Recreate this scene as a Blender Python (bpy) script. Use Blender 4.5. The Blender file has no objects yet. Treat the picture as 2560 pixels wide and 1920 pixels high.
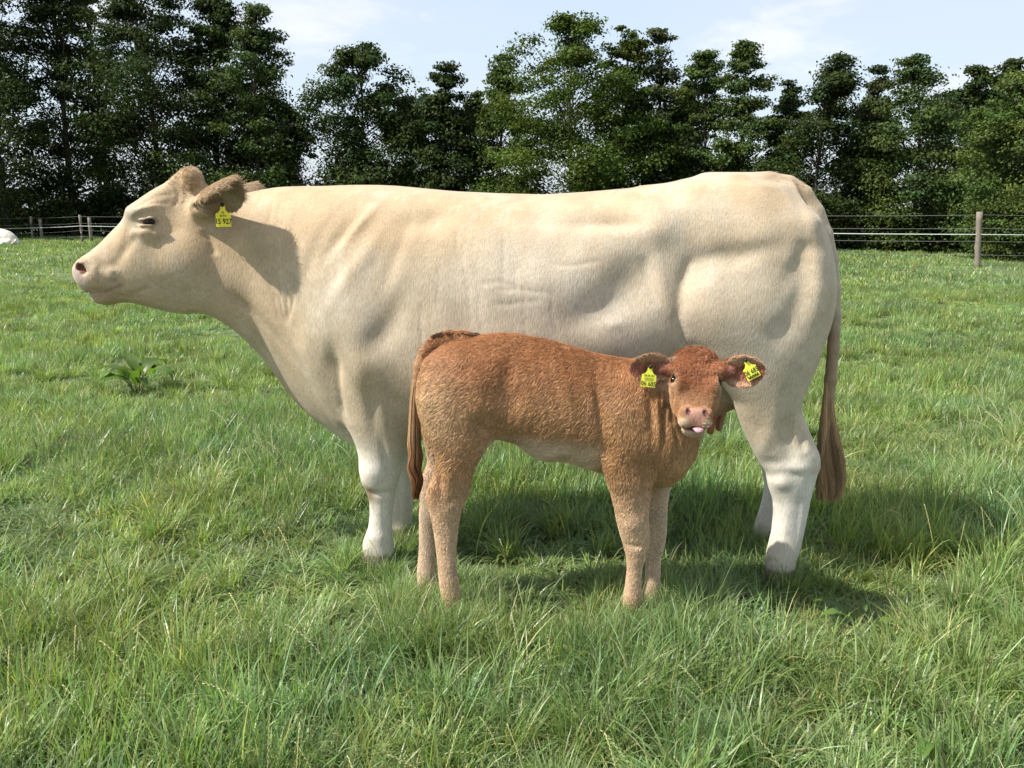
import bpy, math, random, os
import numpy as np
from mathutils import Vector, Matrix

rng = np.random.default_rng(7)
random.seed(7)
scene = bpy.context.scene
COL = scene.collection

# ------------------------------------------------------------------ camera
CAM_H = 1.55
FPX = 2100.0                       # focal length in pixels of the 2560 px wide photograph
PITCH = math.atan((960 - 517) / FPX)
cam_data = bpy.data.cameras.new('camera')
cam = bpy.data.objects.new('camera', cam_data)
COL.objects.link(cam)
cam.location = (0, 0, CAM_H)
cam.rotation_euler = (math.pi / 2 - PITCH, 0, 0)
cam_data.sensor_width = 36.0
cam_data.lens = 36.0 * FPX / 2560.0
cam_data.clip_start = 0.05
cam_data.clip_end = 3000
scene.camera = cam

# ------------------------------------------------------------------ sun and sky
SUN_TO = Vector((-0.72, -0.20, 0.0)).normalized()      # horizontal direction towards the sun
SUN_ELEV = math.radians(50)
to_sun = Vector((SUN_TO.x * math.cos(SUN_ELEV), SUN_TO.y * math.cos(SUN_ELEV), math.sin(SUN_ELEV)))
sun_data = bpy.data.lights.new('sun', 'SUN')
sun_data.energy = 5.0
sun_data.angle = math.radians(0.6)
sun_data.color = (1.0, 0.94, 0.84)
sun = bpy.data.objects.new('sun', sun_data)
COL.objects.link(sun)
sun.rotation_euler = to_sun.to_track_quat('Z', 'Y').to_euler()
sun.location = (-20, -10, 30)

world = bpy.data.worlds.new('World')
scene.world = world
world.use_nodes = True
wn, wl = world.node_tree.nodes, world.node_tree.links
wn.clear()
w_out = wn.new('ShaderNodeOutputWorld')
w_bg = wn.new('ShaderNodeBackground')
w_bg.inputs['Strength'].default_value = 0.15
sky = wn.new('ShaderNodeTexSky')
sky.sky_type = 'NISHITA'
sky.sun_disc = False
sky.sun_elevation = SUN_ELEV
sky.sun_rotation = math.atan2(to_sun.x, to_sun.y)
sky.air_density = 1.0
sky.dust_density = 2.0
sky.ozone_density = 1.5
# thin cirrus veil and a few soft cumulus, in sky directions
w_tc = wn.new('ShaderNodeTexCoord')
w_map = wn.new('ShaderNodeMapping')
w_map.inputs['Scale'].default_value = (1.0, 1.0, 2.6)
w_map.inputs['Location'].default_value = (0.35, 0.0, 0.1)
wl.new(w_tc.outputs['Generated'], w_map.inputs['Vector'])
def wnoise(scale, detail, rough, dist=0.0):
    n = wn.new('ShaderNodeTexNoise')
    n.inputs['Scale'].default_value = scale
    n.inputs['Detail'].default_value = detail
    n.inputs['Roughness'].default_value = rough
    n.inputs['Distortion'].default_value = dist
    wl.new(w_map.outputs['Vector'], n.inputs['Vector'])
    return n
def wrange(src, a, b, c, d):
    m = wn.new('ShaderNodeMapRange')
    m.interpolation_type = 'SMOOTHSTEP'
    for i, v in zip(('From Min', 'From Max', 'To Min', 'To Max'), (a, b, c, d)):
        m.inputs[i].default_value = v
    wl.new(src, m.inputs['Value'])
    return m
n1 = wnoise(2.6, 7, 0.55, 0.3)
n2 = wnoise(5.5, 8, 0.58, 0.2)
veil = wrange(n1.outputs['Fac'], 0.30, 0.70, 0.62, 0.88)
puff = wrange(n2.outputs['Fac'], 0.50, 0.70, 0.0, 0.8)
mix1 = wn.new('ShaderNodeMix'); mix1.data_type = 'RGBA'
mix1.inputs['B'].default_value = (2.95, 3.28, 3.68, 1)
wl.new(sky.outputs['Color'], mix1.inputs['A'])
wl.new(veil.outputs['Result'], mix1.inputs['Factor'])
mix2 = wn.new('ShaderNodeMix'); mix2.data_type = 'RGBA'
mix2.inputs['B'].default_value = (3.9, 4.0, 4.15, 1)
wl.new(mix1.outputs['Result'], mix2.inputs['A'])
wl.new(puff.outputs['Result'], mix2.inputs['Factor'])
wl.new(mix2.outputs['Result'], w_bg.inputs['Color'])
wl.new(w_bg.outputs['Background'], w_out.inputs['Surface'])

# ------------------------------------------------------------------ exposure
scene.view_settings.view_transform = 'Standard'
scene.view_settings.look = 'None'
scene.view_settings.gamma = 1.0
scene.view_settings.exposure = 0.80
scene.view_settings.use_curve_mapping = False
scene.render.engine = 'CYCLES'
scene.cycles.max_bounces = 4
scene.cycles.diffuse_bounces = 2
scene.cycles.glossy_bounces = 1
scene.cycles.transmission_bounces = 2
scene.cycles.use_adaptive_sampling = True
scene.cycles.adaptive_threshold = 0.02
scene.cycles.transparent_max_bounces = 4
scene.cycles.use_denoising = True
scene.cycles_curves.shape = 'RIBBONS'

# ------------------------------------------------------------------ helpers
CP, SP = math.cos(PITCH), math.sin(PITCH)
def ray(px, py):
    """direction (world, Y component 1) of the line of sight through a photograph pixel"""
    u = (px - 1280.0) / FPX
    v = (960.0 - py) / FPX
    d = np.array([u, CP + v * SP, -SP + v * CP])
    return d / d[1]
def at(px, py, Y):
    d = ray(px, py)
    return np.array([d[0] * Y, Y, CAM_H + d[2] * Y])
def on_ground(px, py, z=0.0):
    d = ray(px, py)
    return at(px, py, (z - CAM_H) / d[2])

def tag(o, label=None, cat=None, group=None, kind=None):
    if label: o['label'] = label
    if cat: o['category'] = cat
    if group: o['group'] = group
    if kind: o['kind'] = kind
    return o
def empty(name, loc=(0, 0, 0)):
    o = bpy.data.objects.new(name, None)
    o.empty_display_size = 0.1
    o.location = loc
    COL.objects.link(o)
    return o
def link(name, data, parent=None, mat=None):
    o = bpy.data.objects.new(name, data)
    COL.objects.link(o)
    if mat is not None and not data.materials:
        data.materials.append(mat)
    if parent is not None:
        o.parent = parent
        o.matrix_parent_inverse = Matrix.Translation(-Vector(parent.location))
    return o
def mesh_from(name, verts, faces, smooth=True, colors=None):
    verts = np.asarray(verts, dtype=np.float32)
    me = bpy.data.meshes.new(name)
    if isinstance(faces, np.ndarray):
        k = faces.shape[1]
        n = len(faces)
        me.vertices.add(len(verts))
        me.vertices.foreach_set('co', verts.ravel())
        me.loops.add(n * k)
        me.loops.foreach_set('vertex_index', faces.astype(np.int32).ravel())
        me.polygons.add(n)
        me.polygons.foreach_set('loop_start', np.arange(n, dtype=np.int32) * k)
        me.update(calc_edges=True)
    else:
        me.from_pydata(verts.tolist(), [], faces)
        me.update()
    if smooth:
        me.polygons.foreach_set('use_smooth', np.ones(len(me.polygons), dtype=bool))
    if colors is not None:
        a = me.color_attributes.new('Col', 'FLOAT_COLOR', 'POINT')
        c = np.ones((len(verts), 4), dtype=np.float32)
        c[:, :3] = colors
        a.data.foreach_set('color', c.ravel())
    return me

class MB:
    """collects simple shapes into one mesh"""
    def __init__(self):
        self.v, self.f, self.c = [], [], []
    def add(self, verts, faces, col=None):
        b = len(self.v)
        self.v += [tuple(p) for p in verts]
        self.f += [tuple(i + b for i in f) for f in faces]
        self.c += [col if col is not None else (1, 1, 1)] * len(verts)
    def tube(self, pts, radii, n=8, col=None, cap=True, squash=1.0):
        pts = [Vector(p) for p in pts]
        ring = []
        up = Vector((0, 0, 1))
        for i, p in enumerate(pts):
            t = (pts[min(i + 1, len(pts) - 1)] - pts[max(i - 1, 0)]).normalized()
            a = t.cross(up)
            if a.length < 1e-3: a = t.cross(Vector((1, 0, 0)))
            a.normalize(); b = t.cross(a)
            r = radii[i] if hasattr(radii, '__len__') else radii
            ring.append([p + a * math.cos(2 * math.pi * k / n) * r + b * math.sin(2 * math.pi * k / n) * r * squash for k in range(n)])
        verts = [q for r_ in ring for q in r_]
        faces = []
        for i in range(len(pts) - 1):
            for k in range(n):
                k2 = (k + 1) % n
                faces.append((i * n + k, i * n + k2, (i + 1) * n + k2, (i + 1) * n + k))
        if cap:
            faces.append(tuple(reversed(range(n))))
            faces.append(tuple((len(pts) - 1) * n + k for k in range(n)))
        self.add(verts, faces, col)
    def build(self, name, mat=None, parent=None, smooth=True):
        me = mesh_from(name, self.v, self.f, smooth, np.array(self.c, dtype=np.float32))
        return link(name, me, parent, mat)

# ------------------------------------------------------------------ material helpers
def new_mat(name):
    m = bpy.data.materials.new(name)
    m.use_nodes = True
    nt = m.node_tree
    nt.nodes.clear()
    out = nt.nodes.new('ShaderNodeOutputMaterial')
    return m, nt.nodes, nt.links, out
def nd(nodes, kind, **kw):
    n = nodes.new(kind)
    for k, v in kw.items():
        if k in n.inputs: n.inputs[k].default_value = v
        else: setattr(n, k, v)
    return n
def simple_mat(name, col, rough=0.6, spec=0.3, noise=0.0, nscale=40, bump=0.0):
    m, N, L, out = new_mat(name)
    b = nd(N, 'ShaderNodeBsdfPrincipled')
    b.inputs['Roughness'].default_value = rough
    b.inputs['Specular IOR Level'].default_value = spec
    tc = nd(N, 'ShaderNodeTexCoord')
    n = nd(N, 'ShaderNodeTexNoise', Scale=nscale, Detail=5.0)
    L.new(tc.outputs['Object'], n.inputs['Vector'])
    mr = nd(N, 'ShaderNodeMapRange')
    mr.inputs['From Min'].default_value = 0.25; mr.inputs['From Max'].default_value = 0.75
    mr.inputs['To Min'].default_value = 1 - noise; mr.inputs['To Max'].default_value = 1 + noise
    L.new(n.outputs['Fac'], mr.inputs['Value'])
    mx = nd(N, 'ShaderNodeMix', data_type='RGBA', blend_type='MULTIPLY')
    mx.inputs['Factor'].default_value = 1
    mx.inputs['A'].default_value = (*col, 1)
    L.new(mr.outputs['Result'], mx.inputs['B'])
    L.new(mx.outputs['Result'], b.inputs['Base Color'])
    if bump:
        bp = nd(N, 'ShaderNodeBump', Strength=bump, Distance=0.01)
        L.new(n.outputs['Fac'], bp.inputs['Height'])
        L.new(bp.outputs['Normal'], b.inputs['Normal'])
    L.new(b.outputs['BSDF'], out.inputs['Surface'])
    return m
DEV = False
# ------------------------------------------------------------------ implicit modelling of the animals
class Field:
    """signed-distance grid in an animal's own frame: s along the body, o towards the viewer's side, z up"""
    def __init__(self, lo, hi, h):
        self.h = h
        self.lo = np.array(lo, dtype=np.float64)
        self.n = np.ceil((np.array(hi) - self.lo) / h).astype(int) + 1
        self.D = np.full(self.n, 9.0, dtype=np.float32)
    def sub(self, lo, hi):
        a = np.clip(np.floor((np.array(lo) - self.lo) / self.h).astype(int), 0, self.n - 2)
        b = np.clip(np.ceil((np.array(hi) - self.lo) / self.h).astype(int) + 1, a + 2, self.n)
        sl = tuple(slice(i, j) for i, j in zip(a, b))
        ax = [(self.lo[k] + self.h * np.arange(a[k], b[k])).astype(np.float32) for k in range(3)]
        return sl, ax[0][:, None, None], ax[1][None, :, None], ax[2][None, None, :]
    def merge(self, sl, d, k, cut=False):
        E = self.D[sl]
        if cut:
            d = -d
            hh = np.clip(0.5 - 0.5 * (E - d) / k, 0, 1)
            self.D[sl] = E * (1 - hh) + d * hh + k * hh * (1 - hh)
        else:
            hh = np.clip(0.5 + 0.5 * (E - d) / k, 0, 1)
            self.D[sl] = E * (1 - hh) + d * hh - k * hh * (1 - hh)
    def normed(self, f):
        g = np.gradient(f, self.h)
        m = np.sqrt(g[0] ** 2 + g[1] ** 2 + g[2] ** 2)
        return f / np.maximum(m, 1e-3)
    def ellipsoid(self, c, r, k=0.03, rot=None, cut=False):
        c = np.array(c, float); r = np.array(r, float)
        R = r.max() + k * 2 + 2 * self.h
        sl, s, o, z = self.sub(c - R, c + R)
        p = [s - c[0], o - c[1], z - c[2]]
        if rot is not None:
            M = np.array(rot)          # rows: own axes
            p = [M[i][0] * p[0] + M[i][1] * p[1] + M[i][2] * p[2] for i in range(3)]
        q0 = np.sqrt((p[0] / r[0]) ** 2 + (p[1] / r[1]) ** 2 + (p[2] / r[2]) ** 2)
        q1 = np.sqrt((p[0] / r[0] ** 2) ** 2 + (p[1] / r[1] ** 2) ** 2 + (p[2] / r[2] ** 2) ** 2)
        self.merge(sl, q0 * (q0 - 1) / np.maximum(q1, 1e-6), k, cut)
    def cone(self, a, b, ra, rb, k=0.02, cut=False):
        a = np.array(a, float); b = np.array(b, float)
        R = max(ra, rb) + 2 * k + 2 * self.h
        sl, s, o, z = self.sub(np.minimum(a, b) - R, np.maximum(a, b) + R)
        ab = b - a
        t = ((s - a[0]) * ab[0] + (o - a[1]) * ab[1] + (z - a[2]) * ab[2]) / max(ab @ ab, 1e-9)
        t = np.clip(t, 0, 1)
        d = np.sqrt((s - a[0] - t * ab[0]) ** 2 + (o - a[1] - t * ab[1]) ** 2 + (z - a[2] - t * ab[2]) ** 2)
        self.merge(sl, d - (ra + (rb - ra) * t), k, cut)
    def chain(self, pts, radii, k=0.02):
        for i in range(len(pts) - 1):
            self.cone(pts[i], pts[i + 1], radii[i], radii[i + 1], k)
    def loft(self, table, axis, k=0.04, smooth=0.02, origin=None, frame=None):
        """table rows: (t, centre2, half2, lo3, mid3, hi3, n_lo, n_hi); axis = (i1, i2, i3) grid axes, or a frame of unit vectors"""
        T = np.array(table, float)
        T = T[np.argsort(T[:, 0])]
        ts = np.linspace(T[0, 0], T[-1, 0], 600)
        cols = []
        dt = ts[1] - ts[0]
        w = max(1, int(smooth / dt))
        ker = np.hanning(2 * w + 3)[1:-1]; ker /= ker.sum()
        for c in range(1, 8):
            y = np.interp(ts, T[:, 0], T[:, c])
            pad = len(ker) // 2
            yp = np.concatenate([np.full(pad, y[0]) , y, np.full(pad, y[-1])])
            cols.append(np.convolve(yp, ker, 'valid'))
        if frame is None:
            lo = np.zeros(3); hi = np.zeros(3)
            m = k * 1.5 + 2 * self.h
            lo[axis[0]], hi[axis[0]] = ts[0] - m, ts[-1] + m
            lo[axis[1]], hi[axis[1]] = (cols[0] - cols[1]).min() - m, (cols[0] + cols[1]).max() + m
            lo[axis[2]], hi[axis[2]] = cols[2].min() - m, cols[4].max() + m
            sl, s, o, z = self.sub(lo, hi)
            g = [s, o, z]
            A, B, C = g[axis[0]], g[axis[1]], g[axis[2]]
        else:
            origin = np.array(origin, float)
            F = [np.array(v, float) for v in frame]
            R = max(abs(ts[0]), abs(ts[-1])) + max(cols[1].max(), abs(cols[2]).max(), abs(cols[4]).max())
            sl, s, o, z = self.sub(origin - R, origin + R)
            p = (s - origin[0], o - origin[1], z - origin[2])
            A, B, C = [v[0] * p[0] + v[1] * p[1] + v[2] * p[2] for v in F]
        Ac = np.clip(A, ts[0], ts[-1])
        c2, h2, l3, m3, u3, nl, nh = [np.interp(Ac, ts, y).astype(np.float32) for y in cols]
        yy = np.abs(B - c2) / np.maximum(h2, 1e-3)
        up = C >= m3
        zz = np.where(up, (C - m3) / np.maximum(u3 - m3, 1e-3), (m3 - C) / np.maximum(m3 - l3, 1e-3))
        n = np.where(up, nh, nl)
        f = ((yy + 1e-6) ** n + (zz + 1e-6) ** n) ** (1 / n) - 1
        f = np.broadcast_to(f, np.broadcast_shapes(A.shape, B.shape, C.shape)).astype(np.float32)
        d = self.normed(f)
        d = np.maximum(d, np.maximum(ts[0] - A, A - ts[-1]).astype(np.float32))
        self.merge(sl, np.clip(d, -0.6, 1.0), k)
    def ear(self, base, ax, nrm, length, width, cup, thick, k=0.012, curl=0.0):
        """leaf-shaped cupped sheet: ax along the ear, nrm out of its hollow side"""
        base = np.array(base, float)
        ax = np.array(ax, float); ax /= np.linalg.norm(ax)
        nrm = np.array(nrm, float); nrm -= ax * (nrm @ ax); nrm /= np.linalg.norm(nrm)
        sd = np.cross(ax, nrm)
        R = length * 1.25 + 0.03
        sl, s, o, z = self.sub(base - R, base + R)
        p = (s - base[0], o - base[1], z - base[2])
        u, v, w = [e[0] * p[0] + e[1] * p[1] + e[2] * p[2] for e in (ax, sd, nrm)]
        t = np.clip(u / length, -0.05, 1.0)
        prof = np.interp(t, [-0.05, 0.0, 0.12, 0.3, 0.5, 0.7, 0.85, 0.95, 1.0], [0.36, 0.42, 0.62, 0.92, 1.0, 0.93, 0.7, 0.4, 0.12]) * width
        vv = v / np.maximum(prof, 1e-3)
        w0 = cup * (np.clip(vv, -1.3, 1.3) ** 2) * prof / width - cup * 0.6 + curl * t * t
        th = thick * (1.0 - 0.28 * np.clip(np.abs(vv), 0, 1)) * (1 - 0.2 * t)
        d = np.maximum(np.abs(w - w0) - th, (np.abs(v) - prof) * 0.8)
        d = np.maximum(d, np.maximum(u - length, -0.02 - u))
        self.merge(sl, d.astype(np.float32), k)

def surface_nets(F, relax=2):
    D, h, lo = F.D, F.h, F.lo
    ins = D < 0
    nx, ny, nz = D.shape
    cnt = np.zeros((nx - 1, ny - 1, nz - 1), np.int8)
    for i in (0, 1):
        for j in (0, 1):
            for k in (0, 1):
                cnt += ins[i:nx - 1 + i, j:ny - 1 + j, k:nz - 1 + k]
    act = (cnt > 0) & (cnt < 8)
    idx = np.full(act.shape, -1, np.int64)
    cells = np.argwhere(act)
    idx[act] = np.arange(len(cells))
    acc = np.zeros((len(cells), 3)); num = np.zeros(len(cells))
    corners = [(i, j, k) for i in (0, 1) for j in (0, 1) for k in (0, 1)]
    vals = {c: D[cells[:, 0] + c[0], cells[:, 1] + c[1], cells[:, 2] + c[2]].astype(float) for c in corners}
    for a in corners:
        for ax in range(3):
            if a[ax] == 0:
                b = list(a); b[ax] = 1; b = tuple(b)
                va, vb = vals[a], vals[b]
                m = (va < 0) != (vb < 0)
                t = np.where(m, va / np.where(m, va - vb, 1), 0)
                p = np.tile(np.array(a, float), (len(cells), 1)); p[:, ax] = t
                acc += p * m[:, None]; num += m
    V = lo + h * (cells + acc / num[:, None])
    quads = []
    for ax in range(3):
        o1, o2 = [(1, 2), (2, 0), (0, 1)][ax]
        sl0 = [slice(1, -1)] * 3; sl1 = [slice(1, -1)] * 3
        sl0[ax] = slice(0, D.shape[ax] - 1); sl1[ax] = slice(1, D.shape[ax])
        A, B = ins[tuple(sl0)], ins[tuple(sl1)]
        e = np.argwhere(A != B)
        if not len(e): continue
        flip = A[tuple(e.T)]
        base = e.copy()
        for k in range(3):
            if k != ax: base[:, k] += 1
        def cell(d1, d2):
            c = base.copy(); c[:, o1] -= d1; c[:, o2] -= d2
            return idx[c[:, 0], c[:, 1], c[:, 2]]
        q = np.stack([cell(1, 1), cell(0, 1), cell(0, 0), cell(1, 0)], 1)
        q[~flip] = q[~flip][:, ::-1]
        quads.append(q)
    Q = np.concatenate(quads)
    Q = Q[(Q >= 0).all(1)]
    # keep the largest connected piece only
    lab = np.arange(len(V))
    E = np.concatenate([Q[:, [0, 1]], Q[:, [1, 2]], Q[:, [2, 3]], Q[:, [3, 0]]])
    for _ in range(400):
        m = np.minimum(lab[E[:, 0]], lab[E[:, 1]])
        new = lab.copy()
        np.minimum.at(new, E[:, 0], m); np.minimum.at(new, E[:, 1], m)
        new = new[new]
        if (new == lab).all(): break
        lab = new
    u, c = np.unique(lab, return_counts=True)
    keep = lab == u[c.argmax()]
    remap = np.cumsum(keep) - 1
    Q = remap[Q[keep[Q].all(1)]]
    V = V[keep]
    V = taubin(V, Q, relax)
    return V, Q

def edge_list(Q):
    E = np.concatenate([Q[:, [0, 1]], Q[:, [1, 2]], Q[:, [2, 3]], Q[:, [3, 0]]])
    return E
def smooth_step(V, E, lam, wt=None):
    deg = np.bincount(E.ravel(), minlength=len(V)).astype(float)
    S = np.stack([np.bincount(E[:, 0], V[E[:, 1], k], len(V)) + np.bincount(E[:, 1], V[E[:, 0], k], len(V)) for k in range(V.shape[1])], 1)
    d = S / np.maximum(deg, 1)[:, None] - V
    if wt is not None: d = d * wt[:, None]
    return V + lam * d
def taubin(V, Q, n):
    E = edge_list(Q)
    for _ in range(n):
        V = smooth_step(V, E, 0.55)
        V = smooth_step(V, E, -0.57)
    return V
def vnormals(V, Q):
    a = V[Q[:, 2]] - V[Q[:, 0]]; b = V[Q[:, 3]] - V[Q[:, 1]]
    fn = np.cross(a, b)
    N = np.zeros_like(V)
    for k in range(4):
        for c in range(3):
            N[:, c] += np.bincount(Q[:, k], fn[:, c], len(V))
    return N / np.maximum(np.linalg.norm(N, axis=1), 1e-12)[:, None]

class Frame:
    """an animal's upright plane: origin on the ground, s axis turned by theta towards the viewer"""
    def __init__(self, Y, theta):
        self.Y = Y
        self.a = np.array([math.cos(theta), -math.sin(theta), 0])
        self.n = np.array([-math.sin(theta), -math.cos(theta), 0])
        self.O = np.array([0, Y, 0])
    def pt(self, px, py, o=0.0):
        d = ray(px, py)
        C = np.array([0, 0, CAM_H])
        t = (o - (C - self.O) @ self.n) / (d @ self.n)
        p = C + d * t - self.O
        return np.array([p @ self.a, o, p[2]])
    def world(self, V):
        V = np.asarray(V, float)
        return self.O + V[:, :1] * self.a + V[:, 1:2] * self.n + V[:, 2:] * np.array([0, 0, 1.0])
    def wdir(self, V):
        V = np.asarray(V, float)
        return V[:, :1] * self.a + V[:, 1:2] * self.n + V[:, 2:] * np.array([0, 0, 1.0])
    def W(self, px, py, o=0.0):
        return self.world(self.pt(px, py, o)[None])[0]
    def xloft(self, F, rows, k, smooth=0.03):
        """rows: (px, ytop, ybot, ymid, halfwidth, n_hi, n_lo, o)"""
        T = []
        for px, yt, yb, ym, w, nh, nl, o in rows:
            t = self.pt(px, yt, o); b = self.pt(px, yb, o); m = self.pt(px, ym, o)
            T.append((m[0], o, w, b[2], m[2], t[2], nl, nh))
        F.loft(T, (0, 1, 2), k, smooth)
    def yloft(self, F, rows, k, smooth=0.015, n=2.2):
        """rows: (py, xl, xr, o, half)"""
        T = []
        for r in rows:
            py, xl, xr, o, hw = r[:5]
            l = self.pt(xl, py, o); q = self.pt(xr, py, o)
            T.append((0.5 * (l[2] + q[2]), o, hw, l[0], 0.5 * (l[0] + q[0]), q[0], n, n))
        F.loft(T, (2, 1, 0), k, smooth)

def sculpt(fr, V, N, bumps, creases, scale):
    """push the surface along its normals: bumps (px, py, rx, ry, angle deg, metres), creases (polyline px, width px, metres)"""
    disp = np.zeros(len(V))
    side = np.abs(V[:, 1])
    for px, py, rx, ry, ang, amp in bumps:
        c = fr.pt(px, py, 0.2)
        ds = (V[:, 0] - c[0]) / scale; dz = (V[:, 2] - c[2]) / scale
        ca, sa = math.cos(math.radians(ang)), math.sin(math.radians(ang))
        a = (ds * ca + dz * sa) / rx; b = (-ds * sa + dz * ca) / ry
        disp += amp * np.exp(-(a * a + b * b)) * np.abs(N[:, 1]) ** 0.5
    for poly, w, amp in creases:
        P = np.array([fr.pt(x, y, 0.2)[[0, 2]] for x, y in poly])
        lo = P.min(0) - 4 * w * scale; hi = P.max(0) + 4 * w * scale
        m = np.where((V[:, 0] > lo[0]) & (V[:, 0] < hi[0]) & (V[:, 2] > lo[1]) & (V[:, 2] < hi[1]))[0]
        if not len(m): continue
        q = V[m][:, [0, 2]]
        best = np.full(len(m), 9.0); along = np.zeros(len(m))
        seg = np.linalg.norm(np.diff(P, axis=0), axis=1); L = seg.sum(); acc = 0
        for i in range(len(P) - 1):
            ab = P[i + 1] - P[i]
            t = np.clip(((q - P[i]) @ ab) / max(ab @ ab, 1e-9), 0, 1)
            d = np.linalg.norm(q - P[i] - t[:, None] * ab, axis=1)
            b = d < best
            best[b] = d[b]; along[b] = (acc + t[b] * seg[i]) / L
            acc += seg[i]
        fade = np.clip(np.minimum(along, 1 - along) * 5, 0, 1) ** 0.7
        disp[m] += amp * np.exp(-(best / (w * scale)) ** 2) * fade * np.abs(N[m, 1]) ** 0.5
    return V + N * disp[:, None]

def lerp(a, b, t):
    t = np.clip(t, 0, 1)[:, None]
    return np.asarray(a) * (1 - t) + np.asarray(b) * t
def sstep(x, a, b):
    t = np.clip((x - a) / (b - a), 0, 1)
    return t * t * (3 - 2 * t)
def vnoise(P, freq, seed=0):
    """cheap smooth noise from summed sines, about -1..1"""
    r = np.random.default_rng(seed)
    out = np.zeros(len(P))
    for _ in range(6):
        k = r.normal(size=3) * freq
        out += np.sin(P @ k + r.uniform(0, 6.28))
    return out / 3.0
# ------------------------------------------------------------------ the cow
def coat_material(name, rough=0.62, fine=420.0, mott=0.12, sheen=0.15, bump=0.25, stretch=(1, 1, 0.22)):
    m, N, L, out = new_mat(name)
    b = nd(N, 'ShaderNodeBsdfPrincipled')
    b.inputs['Roughness'].default_value = rough
    b.inputs['Specular IOR Level'].default_value = 0.25
    b.inputs['Sheen Weight'].default_value = sheen
    b.inputs['Sheen Roughness'].default_value = 0.4
    at_ = nd(N, 'ShaderNodeVertexColor', layer_name='Col')
    tc = nd(N, 'ShaderNodeTexCoord')
    mp = nd(N, 'ShaderNodeMapping')
    mp.inputs['Scale'].default_value = stretch
    L.new(tc.outputs['Object'], mp.inputs['Vector'])
    hair = nd(N, 'ShaderNodeTexNoise', Scale=fine, Detail=3.0, Roughness=0.6)
    L.new(mp.outputs['Vector'], hair.inputs['Vector'])
    blot = nd(N, 'ShaderNodeTexNoise', Scale=9.0, Detail=6.0, Roughness=0.6)
    L.new(tc.outputs['Object'], blot.inputs['Vector'])
    def rng_(src, lo, hi):
        r = nd(N, 'ShaderNodeMapRange')
        r.inputs['From Min'].default_value = 0.3; r.inputs['From Max'].default_value = 0.7
        r.inputs['To Min'].default_value = lo; r.inputs['To Max'].default_value = hi
        L.new(src, r.inputs['Value'])
        return r.outputs['Result']
    m1 = nd(N, 'ShaderNodeMix', data_type='RGBA', blend_type='MULTIPLY'); m1.inputs['Factor'].default_value = 1
    L.new(at_.outputs['Color'], m1.inputs['A']); L.new(rng_(hair.outputs['Fac'], 1 - mott, 1 + mott), m1.inputs['B'])
    m2 = nd(N, 'ShaderNodeMix', data_type='RGBA', blend_type='MULTIPLY'); m2.inputs['Factor'].default_value = 1
    L.new(m1.outputs['Result'], m2.inputs['A']); L.new(rng_(blot.outputs['Fac'], 1 - mott * 0.5, 1 + mott * 0.5), m2.inputs['B'])
    L.new(m2.outputs['Result'], b.inputs['Base Color'])
    bp = nd(N, 'ShaderNodeBump', Strength=bump, Distance=0.004)
    L.new(hair.outputs['Fac'], bp.inputs['Height'])
    L.new(bp.outputs['Normal'], b.inputs['Normal'])
    L.new(b.outputs['BSDF'], out.inputs['Surface'])
    return m

def hair_material(name, rough=0.45):
    m, N, L, out = new_mat(name)
    b = nd(N, 'ShaderNodeBsdfPrincipled')
    b.inputs['Roughness'].default_value = rough
    b.inputs['Specular IOR Level'].default_value = 0.3
    a = nd(N, 'ShaderNodeAttribute', attribute_name='hcol')
    L.new(a.outputs['Color'], b.inputs['Base Color'])
    L.new(b.outputs['BSDF'], out.inputs['Surface'])
    return m

def hair_object(name, P, R, C, mat, parent):
    """P (n, k, 3) points of n strands, R (n, k) radii, C (n, 3) colours"""
    n, k, _ = P.shape
    hc = bpy.data.hair_curves.new(name)
    hc.add_curves([k] * n)
    hc.position_data.foreach_set('vector', P.astype(np.float32).ravel())
    ra = hc.attributes.get('radius') or hc.attributes.new('radius', 'FLOAT', 'POINT')
    ra.data.foreach_set('value', R.astype(np.float32).ravel())
    ca = hc.attributes.new('hcol', 'FLOAT_COLOR', 'CURVE')
    cc = np.ones((n, 4), np.float32); cc[:, :3] = C
    ca.data.foreach_set('color', cc.ravel())
    hc.materials.append(mat)
    o = link(name, hc, parent)
    tag(o, kind='stuff')
    return o

def surface_samples(V, Q, N, C, n, r, weight=None):
    """random points on the quads with normals and colours"""
    a = np.linalg.norm(np.cross(V[Q[:, 2]] - V[Q[:, 0]], V[Q[:, 3]] - V[Q[:, 1]]), axis=1)
    if weight is not None: a = a * weight[Q].mean(1)
    cdf = np.cumsum(a); cdf /= cdf[-1]
    q = np.searchsorted(cdf, r.random(n))
    u = r.random((n, 1)); v = r.random((n, 1))
    def bi(X): return (X[Q[q, 0]] * (1 - u) + X[Q[q, 1]] * u) * (1 - v) + (X[Q[q, 3]] * (1 - u) + X[Q[q, 2]] * u) * v
    nn = bi(N); nn /= np.maximum(np.linalg.norm(nn, axis=1), 1e-9)[:, None]
    return bi(V), nn, bi(C)

def fur(P, N, D, length, lift, r, k=4, curl=0.0, cseed=0):
    """strands rooted at P, combed along D (projected on the surface), rising by lift"""
    T = D - N * (D * N).sum(1)[:, None]
    T /= np.maximum(np.linalg.norm(T, axis=1), 1e-6)[:, None]
    S = np.cross(N, T)
    n = len(P)
    ln = length[:, None] if np.ndim(length) else np.full((n, 1), length)
    out = np.zeros((n, k, 3))
    ph = r.uniform(0, 6.28, n)
    for i in range(k):
        t = i / (k - 1)
        rise = lift * (t - 0.55 * t * t)
        out[:, i] = P - N * 0.001 + ln * (T * t + N * (rise[:, None] if np.ndim(rise) else rise)) 
        if curl:
            out[:, i] += (S * np.sin(ph + t * 5)[:, None] + N * np.cos(ph + t * 5)[:, None] * 0.5) * ln * curl * t
    return out

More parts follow.
